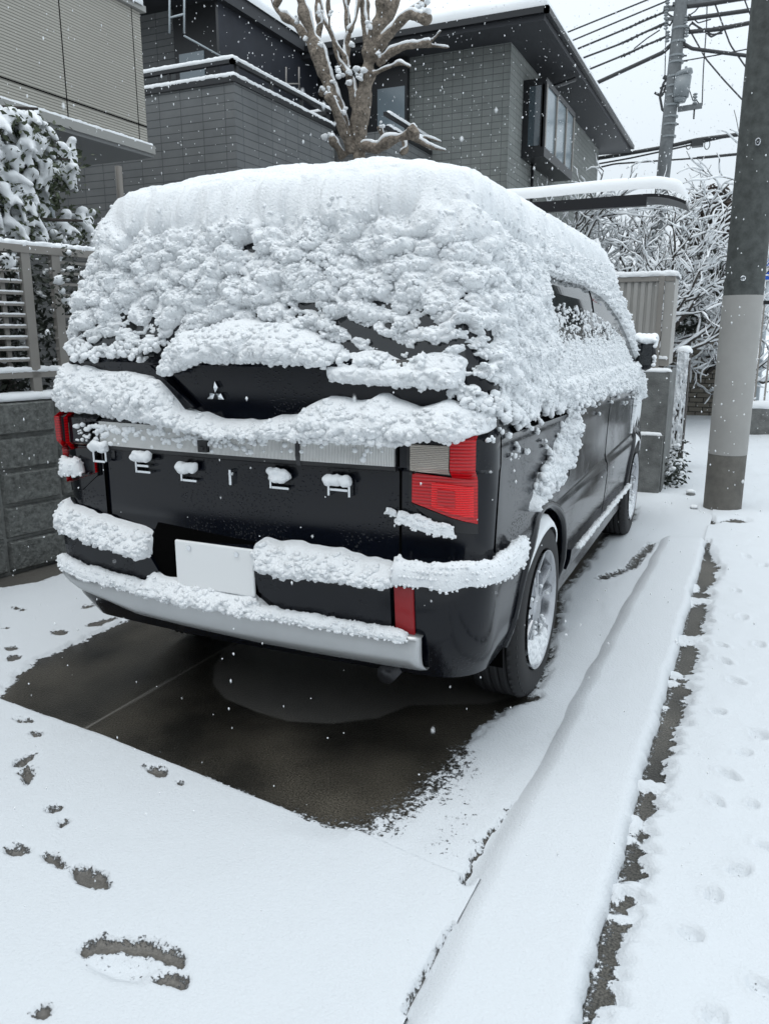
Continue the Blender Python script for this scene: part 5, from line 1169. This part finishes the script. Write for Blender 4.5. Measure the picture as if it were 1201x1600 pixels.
# ---- brick wall, hedge, shrub and conifer behind
bk = thing('brick_wall', 'brown brick garden wall beyond the utility pole', 'wall', (1, 12.2, 0))
b = MB(); b.box(.2, 1.55, 12.1, 12.3, -.05, 1.72); b.build('wall_face', M['brown_brick'], bk)
snowblobs([(x, 12.15+npr.uniform(-.05, .1), 1.73+npr.uniform(0, .06)) for x in np.arange(.25, 1.5, .05)], npr.uniform(.05, .11, 25), 'snow_cap', bk, .6, 5, .4)
def shrub(name, lab, cat, loc, cl, m, leaf, nleaf, spread, sb, seed, sn=1.0, srad=(.02, .05)):
    t = thing(name, lab, cat, loc); V, F, P = leaves(cl, nleaf, spread, leaf, seed, .6); mk('foliage', V, F, M[m], t)
    r_ = np.random.RandomState(seed); c = np.array(cl); c = c[r_.rand(len(c)) < sb]; snowblobs(c+np.array([0, -.04, .05])*sn, r_.uniform(*srad, len(c)), 'snow_load', t, .5, seed, .6)
    b = MB(); b.tube([(loc[0], loc[1], 0), (loc[0]+.03, loc[1], c[:, 2].max() if len(c) else 1)], [.06, .02], 6); b.build('trunk', M['bark_dark'], t, smooth=True); return t
def pxcloud(regs, y, dy, seed, n):
    r_ = np.random.RandomState(seed); o = []
    for u, v, ru, rv, w_ in regs:
        for i in range(int(n*w_)):
            a = r_.uniform(0, 2*math.pi); q = math.sqrt(r_.rand()); o.append(at(u+ru*q*math.cos(a), v+rv*q*math.sin(a), y=y+r_.uniform(-dy, dy)))
    return o
shrub('leafy_shrub', 'round leafy shrub dusted with snow above the brick wall', 'shrub', (1.15, 12.7, 0), pxcloud([(1105, 455, 36, 45, 1), (1110, 410, 30, 25, .5), (1085, 490, 30, 18, .5)], 12.6, .35, 4, 170), 'leaf_dark', .10, 30, .09, .75, 7, 1, (.03, .085))
shrub('dark_conifer', 'dark brown conifer with broken snow patches behind the shrub', 'tree', (1.2, 14, 0), pxcloud([(1108, 360, 30, 60, 1), (1115, 325, 22, 25, .4), (1098, 400, 24, 40, .6)], 14, .4, 5, 260), 'leaf_brown', .10, 34, .10, .06, 9, 1, (.06, .16))
shrub('low_hedge', 'clipped hedge heaped with snow between the ribbed screen and brick wall', 'hedge', (.7, 10.5, 0), pxcloud([(1068, 480, 12, 40, .5), (1075, 500, 20, 14, .5)], 10.5, .3, 6, 90), 'leaf_dark', .07, 26, .07, .7, 11, 1, (.03, .07))
# ---- bare trees
def branch_snow(segs, thick, seed):
    """white ridges along the upper side of limbs that are not upright"""
    b = MB(); rs = np.random.RandomState(seed)
    for P, R_ in segs:
        P = np.asarray(P, float); R_ = np.asarray(R_, float)
        if np.linalg.norm(P[-1]-P[0]) < 1e-4: continue
        k = max(3, int(np.linalg.norm(np.diff(P, axis=0), axis=1).sum()/thick[2])); L = np.r_[0, np.cumsum(np.linalg.norm(np.diff(P, axis=0), axis=1))]; t = np.linspace(0, L[-1], k)
        Q = np.stack([np.interp(t, L, P[:, i]) for i in range(3)], 1); r = np.interp(t, L, R_); T = np.gradient(Q, axis=0); T /= np.linalg.norm(T, axis=1)[:, None]+1e-9
        flat = np.sqrt(np.clip(1-T[:, 2]**2, 0, 1)); nz = .75+.5*fbm(Q[:, 0]/.09, Q[:, 1]/.09, Q[:, 2]/.09, seed, 2)
        sr = (np.minimum(r*thick[0], thick[3])+thick[1])*flat**thick[4]*np.clip(nz, .05, 2); up_ = np.array([0, 0, 1.])-T*T[:, 2:3]; up_ /= np.linalg.norm(up_, axis=1)[:, None]+1e-9
        sr[0] *= .3; sr[-1] *= .5
        b.tube(Q+up_*(r*.86+sr*.15)[:, None], np.maximum(sr, .001), 7)
    return b
# big pollarded tree behind the van, drawn limb by limb
TY = 5.3
pt = thing('pollarded_tree', 'thick pollarded bare tree with snow in its forks behind the van', 'tree', tuple(at(560, 260, y=TY)[:2])+(0,))
def TP(l, dy=0.): return [at(u, v, y=TY+dy*i/max(1, len(l)-1)) for i, (u, v) in enumerate(l)]
sc_ = np.linalg.norm(at(560, 200, y=TY)-CAM)/FPX
L_ = [([(563, 900), (562, 420), (560, 240), (562, 190), (572, 130), (578, 80), (592, 40), (600, 0), (606, -40)], [23, 19, 17, 17, 17, 16, 15, 13, 11], 0),
      ([(552, 235), (535, 190), (510, 120), (492, 70), (476, 25), (466, -10), (460, -50)], [12, 12, 13, 12, 11, 9, 8], -.2), ([(548, 240), (536, 200), (522, 165), (512, 148)], [12, 11, 9, 9], -.3),
      ([(560, 170), (548, 130), (540, 90), (545, 50), (540, 0), (538, -40)], [12, 9, 8, 7, 7, 6], .3), ([(510, 120), (500, 95), (480, 60), (462, 38), (436, 20), (428, 0), (420, -20)], [9, 9, 9, 8, 8, 7, 6], .25),
      ([(565, 160), (575, 110), (572, 60), (570, 10), (568, -40)], [13, 12, 11, 9, 8], .3), ([(580, 90), (600, 60), (620, 40), (640, 22), (660, 30), (668, 28)], [13, 12, 11, 11, 12, 10], -.25),
      ([(590, 100), (610, 82), (635, 72), (660, 70), (672, 66)], [9, 8, 7, 7, 6], -.3), ([(655, 71), (675, 64), (690, 48)], [4, 3, 2], -.1), ([(660, 72), (685, 73), (702, 75)], [3.5, 2.5, 1.5], 0), ([(576, 120), (600, 108), (625, 98), (640, 105)], [6, 5, 3, 2], -.3),
      ([(556, 236), (570, 228), (590, 232), (610, 220), (640, 210), (648, 206)], [10, 10, 9, 9, 10, 9], -.3), ([(640, 212), (665, 226), (682, 232), (697, 235)], [7, 5, 3, 2], -.1), ([(645, 212), (668, 215), (690, 222)], [4, 3, 2], 0), ([(597, 226), (596, 212), (592, 197)], [6, 6, 7], -.1), ([(630, 215), (632, 235), (625, 240)], [6, 6, 5], -.1),
      ([(535, 245), (528, 232), (520, 222), (518, 216)], [9, 8, 8, 6], -.3), ([(600, 40), (612, 15), (622, -10), (630, -40)], [10, 9, 8, 7], .1), ([(640, 22), (660, 8), (668, -12)], [8, 8, 7], 0), ([(548, 120), (530, 95), (520, 60), (505, 30), (500, -10)], [6, 6, 5, 5, 4], .3),
      ([(492, 70), (500, 40), (496, 10), (500, -30)], [9, 8, 7, 7], .1), ([(545, 50), (556, 30), (560, 0), (566, -30)], [5, 5, 5, 4], .2), ([(430, 10), (444, -20)], [7, 6], 0), ([(540, 90), (525, 70), (515, 40), (512, 5), (520, -30)], [5, 4, 4, 4, 3], -.1), ([(512, 148), (505, 142), (500, 150)], [9, 10, 7], 0)]
b = MB(); segs = []
for l, r, dy in L_:
    P = np.array(TP(l, dy)); R_ = np.array(r)*sc_*.68; k = len(P)*7; tt = np.linspace(0, len(P)-1, k)
    Q = np.stack([np.interp(tt, range(len(P)), P[:, i]) for i in range(3)], 1); Q[1:-1] = (Q[:-2]+Q[1:-1]*2+Q[2:])/4; r2_ = np.interp(tt, range(len(P)), R_)
    Q += np.stack([vn(Q[:, 0]*7, Q[:, 2]*7, 0, 3), vn(Q[:, 0]*7, Q[:, 2]*7, 5, 4), Q[:, 0]*0], 1)*.012
    r3 = r2_*(1+.42*vn(Q[:, 0]*9, Q[:, 1]*9, Q[:, 2]*9, 7)+.12*vn(Q[:, 0]*25, Q[:, 1]*25, Q[:, 2]*25, 8)); r3[-1] *= .6; b.tube(Q, r3, 14); segs.append((Q, r3))
# knuckles and short stubs
rs = random.Random(8); C = []; R_ = []
for Q, r in segs:
    if r[-1] < 4.5*sc_: continue
    for i in range(3): C.append(Q[-1]+np.array([rs.uniform(-1, 1), rs.uniform(-1, 1), rs.uniform(-1, 1)])*r.max()*.5); R_.append(r.max()*rs.uniform(.6, 1.0))
    for i in range(len(Q)//6): q_ = Q[rs.randrange(len(Q))]; C.append(q_+np.array([rs.uniform(-1, 1), -.6, rs.uniform(-.5, 1)])*r.mean()*.7); R_.append(r.mean()*rs.uniform(.4, .7))
V, F = blobs(C, R_, 1, 5, .5); b.add(V, F.tolist()); meld(b.build('trunk', M['bark'], pt, smooth=True), .013, 2)
bs = branch_snow(segs[1:], (.55, .012, .02, .036, .35), 3); oo = bs.build('snow_load', M['snow'], pt, smooth=True); oo['kind'] = 'stuff'; meld(oo, .010, 2)
C = [at(u, v, y=TY-.12) for u, v in ((518, 215), (521, 222), (512, 142), (505, 140), (524, 152), (596, 194), (648, 203), (640, 208), (640, 20), (652, 24), (662, 18), (548, 68), (470, 15), (465, 30), (480, 10), (522, 158), (538, 172), (530, 110), (545, 112), (533, 120), (566, 115), (590, 88), (575, 40), (520, 128), (544, 130), (561, 122), (480, 60), (500, 70), (505, 215), (665, 5), (655, 12), (556, 112), (500, 20), (515, 22))]
C = [c_+np.array([rs.uniform(-.03, .03), 0, rs.uniform(-.03, .03)]) for c_ in C for _ in range(3)]; V, F = blobs(C, [.014+.02*rs.random() for _ in C], .9, 8, .5); mk('snow_load', V, F, M['snow'], pt, smooth=True)['kind'] = 'stuff'
# twiggy garden trees beyond the carport
def bare_tree(loc, h, spread, seed, lab, name='bare_tree', levels=5, r0=.07, tm='bark_dark', snow=(.9, .014, .06, .026, .6), lean=(0, 0)):
    rs = np.random.RandomState(seed); segs = []
    def grow(p, d, L, r, lv):
        k = 4; P = [p]; 
        for i in range(k):
            d = d+rs.normal(0, .27, 3); d[2] += .05; d /= np.linalg.norm(d); P.append(P[-1]+d*L/k)
        segs.append((np.array(P), np.linspace(r, r*.62, k+1)))
        if lv == 0: return
        for i in range(rs.randint(3, 5)):
            a = rs.uniform(0, 2*math.pi); e = rs.uniform(.35, .95); ax = np.cross(d, [0, 0, 1.])+1e-3; ax /= np.linalg.norm(ax); ay = np.cross(d, ax)
            nd = d*math.cos(e)+(ax*math.cos(a)+ay*math.sin(a))*math.sin(e); nd[2] = nd[2]*.85+.05; nd /= np.linalg.norm(nd)
            grow(np.array(P[rs.randint(2, k+1)]), nd, L*rs.uniform(.58, .82), r*.60, lv-1)
    t = thing(name, lab, 'tree', (*loc, 0))
    for j in range(3):
        a = rs.uniform(0, 6.28); grow(np.array([loc[0], loc[1], .0]), np.array([math.cos(a)*spread+lean[0], math.sin(a)*spread+lean[1], 1.]), h*.38, r0, levels)
    b = MB()
    for P, R_ in segs: b.tube(P, np.maximum(R_, .0045), 5 if R_[0] < .03 else 8)
    b.build('trunk', M[tm], t, smooth=True); branch_snow(segs, snow, seed).build('snow_load', M['snow'], t, smooth=True)['kind'] = 'stuff'; return t
q = at(1000, 420, y=9.2); bare_tree((q[0]-.05, 9.2), 4.7, .34, 12, 'twiggy bare tree thick with snow seen under the carport roof', levels=5, r0=.075)
q = at(940, 420, y=12.5); bare_tree((q[0], 12.5), 4.6, .45, 23, 'smaller snowy bare tree farther back beside the grey house', levels=4, r0=.07, snow=(1.2, .018, .08, .034, .6))
q = at(1075, 420, y=12.8); bare_tree((q[0], 12.9), 4.2, .40, 37, 'snowy bare tree farther back between conifer and utility pole', levels=4, r0=.06, snow=(1.2, .018, .08, .034, .6))

# ---- far utility pole with transformer, arms and wires
FY = 17.0
fp_ = thing('distant_utility_pole', 'distant concrete utility pole carrying a transformer and many cables', 'utility pole', tuple(at(1040, 260, y=FY)[:2])+(0,))
pa = at(1038, 250, y=FY); pb = at(1064, 0, y=FY); dv = (pb-pa); top = pb+dv*.35; bot = pa-dv*(pa[2]/dv[2])
sf = FY*1.08/FPX*1.0; sf = np.linalg.norm(pa-CAM)/FPX
b = MB(); b.tube([bot, pa, pb, top], [.16, .15, .14, .13], 14); b.build('shaft', M['farpole'], fp_, smooth=True)
def F_(u, v, y=FY): return at(u, v, y=y)
b = MB(); c = F_(1067, 130); b.tube([F_(1067, 112, FY-.1), F_(1068, 118, FY-.1)], .19, 14); b.tube([F_(1067, 119, FY-.1), F_(1062, 152, FY-.1)], .175, 16); b.tube([F_(1062, 152, FY-.1), F_(1061, 160, FY-.1)], [.15, .12], 12); b.tube([F_(1071, 112, FY-.1), F_(1071, 104, FY-.1)], .03, 6)
b.build('transformer', M['transformer'], fp_, smooth=True)
for pts, w_ in (([F_(1058, 171), F_(1096, 165)], .10), ([F_(1036, 14), F_(1062, 12)], .09), ([F_(1050, 8), F_(1140, -4)], .09), ([F_(1042, 30), F_(1068, 28)], .06)):
    b = MB(); bar3(pts[0], pts[1], w_, w_, b); b.build('crossarm', M['farpole'], fp_)
for u, v in ((1085, 155), (1042, 8), (1040, 22), (1040, 38), (1042, 58), (1072, 50), (1070, 34)):
    b = MB(); p = F_(u, v, FY-.05)
    for k in range(4): b.lathe([(.035, 0), (.055, .02), (.035, .04)], (p[0], p[1], p[2]-.1+k*.06), n=8)
    b.build('insulator', M['transformer'], fp_, smooth=True)
for v in (45, 66, 88, 98, 120, 135, 150, 165, 183, 195, 214): 
    q_ = at(1040+(250-v)*.1, v, y=FY); q_[2] += 0; b = MB(); b.lathe([(.165, -.02), (.165, .02)], tuple(q_), n=14); b.build('clamp_band', M['transformer'], fp_)
rs = random.Random(3)
for v, dl, dr in ((88, 8, 16), (96, 10, 18), (137, 8, 10), (195, 12, 14), (58, 16, 10), (75, 10, 22)):
    uc = 1040+(250-v)*.1; b = MB(); bar3(F_(uc-dl, v), F_(uc+dr, v-1), .03, .03, b); b.build('step_bolt', M['wire'], fp_)
def wire(pts, r, name='cable', dy=0., sag=0.):
    P = [F_(u, v, FY+dy*i/(len(pts)-1)) for i, (u, v) in enumerate(pts)]; n = 24; tt = np.linspace(0, len(P)-1, n); P = np.array(P); Q = np.stack([np.interp(tt, range(len(P)), P[:, i]) for i in range(3)], 1)
    b = MB(); b.tube(Q, r, 6); return b.build(name, M['wire'], fp_, smooth=True)
wires = [([(700, 102), (870, 57), (1005, 2), (1030, -8)], .018), ([(700, 135), (885, 67), (1045, 0)], .018), ([(700, 165), (893, 80), (970, 48), (1040, 18)], .022), ([(700, 195), (901, 94), (965, 70), (1042, 34)], .022),
         ([(700, 230), (911, 112), (967, 89), (1040, 57)], .022), ([(700, 265), (922, 134), (985, 105), (1035, 82), (1052, 66)], .045), ([(1065, 67), (1080, 76), (1110, 80), (1165, 87), (1300, 104)], .04),
         ([(1070, 10), (1110, 5), (1140, 0), (1300, -25)], .055), ([(1072, 30), (1115, 24), (1172, 16), (1300, 0)], .045), ([(1075, 50), (1120, 46), (1170, 36), (1300, 18)], .045), ([(1062, 96), (1120, 86), (1165, 77), (1300, 55)], .014),
         ([(1074, 42), (1102, 92), (1130, 125), (1158, 155), (1190, 185)], .018), ([(1114, 0), (1125, 30), (1140, 70), (1165, 106), (1190, 140)], .018), ([(1155, -20), (1170, 20), (1200, 80)], .016),
         ([(1040, 30), (1039, 80), (1038, 118)], .012), ([(1104, 0), (1103, 40), (1098, 110), (1096, 165)], .014), ([(1074, 120), (1076, 140), (1082, 158)], .012), ([(1082, 150), (1093, 164)], .012), ([(1084, 170), (1083, 186)], .02),
         ([(700, 290), (900, 253), (980, 240), (1048, 228), (1090, 218), (1155, 210), (1300, 192)], .045), ([(700, 300), (900, 262), (980, 248), (1050, 233), (1155, 209)], .02), ([(1088, 247), (1120, 244), (1160, 240), (1300, 226)], .032), ([(900, 270), (960, 256), (1090, 247)], .02), ([(1075, 22), (1090, 36), (1110, 30)], .014), ([(1072, 46), (1080, 36), (1100, 48), (1110, 58), (1125, 50), (1132, 44)], .02), ([(1070, 28), (1085, 18), (1098, 2)], .014), ([(1030, 47), (1010, 60), (990, 76)], .014), ([(1080, 34), (1096, 48), (1112, 54), (1128, 52)], .018), ([(1040, 20), (1052, 28), (1046, 40), (1040, 36)], .02),
         ([(1045, 118), (1036, 130), (1030, 150), (1034, 172), (1042, 176)], .03), ([(1022, 145), (1032, 150), (1042, 138), (1046, 120)], .03), ([(1036, 120), (1044, 124)], .05), ([(1030, 138), (1040, 133), (1036, 142)], .02)]
for p, r in wires: wire(p, r)
# heavy insulating sleeves hanging round the wires near the pole
rs = random.Random(17)
for (u0, v0), (u1, v1) in (((972, 47), (1038, 18)), ((965, 70), (1040, 36)), ((968, 89), (1040, 57)), ((1085, 28), (1168, 16)), ((1080, 50), (1168, 36)), ((1078, 8), (1150, -2))):
    n = 60; tt = np.linspace(0, 1, n); rr = [.022+.030*max(0, math.sin(i*1.1+rs.random()*2))*rs.random() for i in range(n)]
    b = MB(); b.tube([F_(u0+(u1-u0)*t, v0+(v1-v0)*t+.5*math.sin(t*9)) for t in tt], rr, 6); b.build('cable_sleeve', M['wire'], fp_)
bx_ = F_(1089, 224); b = MB(); b.box(bx_[0]-.12, bx_[0]+.12, FY-.1, FY+.1, bx_[2]-.07, bx_[2]+.07); b.build('junction_box', M['wire'], fp_)
for uu in (1075, 1104):
    b = MB(); a = np.linspace(0, 2*math.pi, 16); q_ = F_(uu, 226); b.tube([(q_[0]+.055*math.cos(t), FY, q_[2]+.10*math.sin(t)) for t in a], .010, 5); b.build('cable_loop', M['wire'], fp_)
# ---- falling snow
r_ = np.random.RandomState(77); n = 13000
d = r_.uniform(.45, 13, n)**1.0; d = .40+12.5*r_.rand(n)**.50
u = r_.uniform(-60, 1260, n); v = r_.uniform(-60, 1500, n)
P = np.array([CAM+dd*(Fv+Rv*(a-600.5)/FPX-Uv*(c-800)/FPX) for dd, a, c in zip(d, u, v)])
keep = (P[:, 2] > .05) & ~((abs(P[:, 0]) < .97) & (P[:, 1] > -1.05) & (P[:, 1] < 3.8) & (P[:, 2] < 2.05))
P = P[keep]; d = d[keep]; R_ = r_.uniform(.0014, .0044, len(P))*np.clip(.30+d/6, .30, 1.6)
V0 = np.array([(1, 0, 0), (0, 1, 0), (0, 0, 1), (-1, 0, 0), (0, -1, 0), (0, 0, -1)], float); F0 = np.array([(0, 1, 2), (1, 3, 2), (3, 4, 2), (4, 0, 2), (1, 0, 5), (3, 1, 5), (4, 3, 5), (0, 4, 5)])
J = r_.uniform(.6, 1.4, (len(P), 6, 1)); el = np.stack([1+0*R_, 1+0*R_, r_.uniform(.8, 2.2, len(P))], 1)
V = P[:, None]+V0[None]*J*R_[:, None, None]*el[:, None]; F = F0[None]+(np.arange(len(P))*6)[:, None, None]
fs = mk('falling_snow', V.reshape(-1, 3), F.reshape(-1, 3), M['snow'])
tag(fs, 'white snowflakes falling through the air', 'snowflakes', kind='stuff')
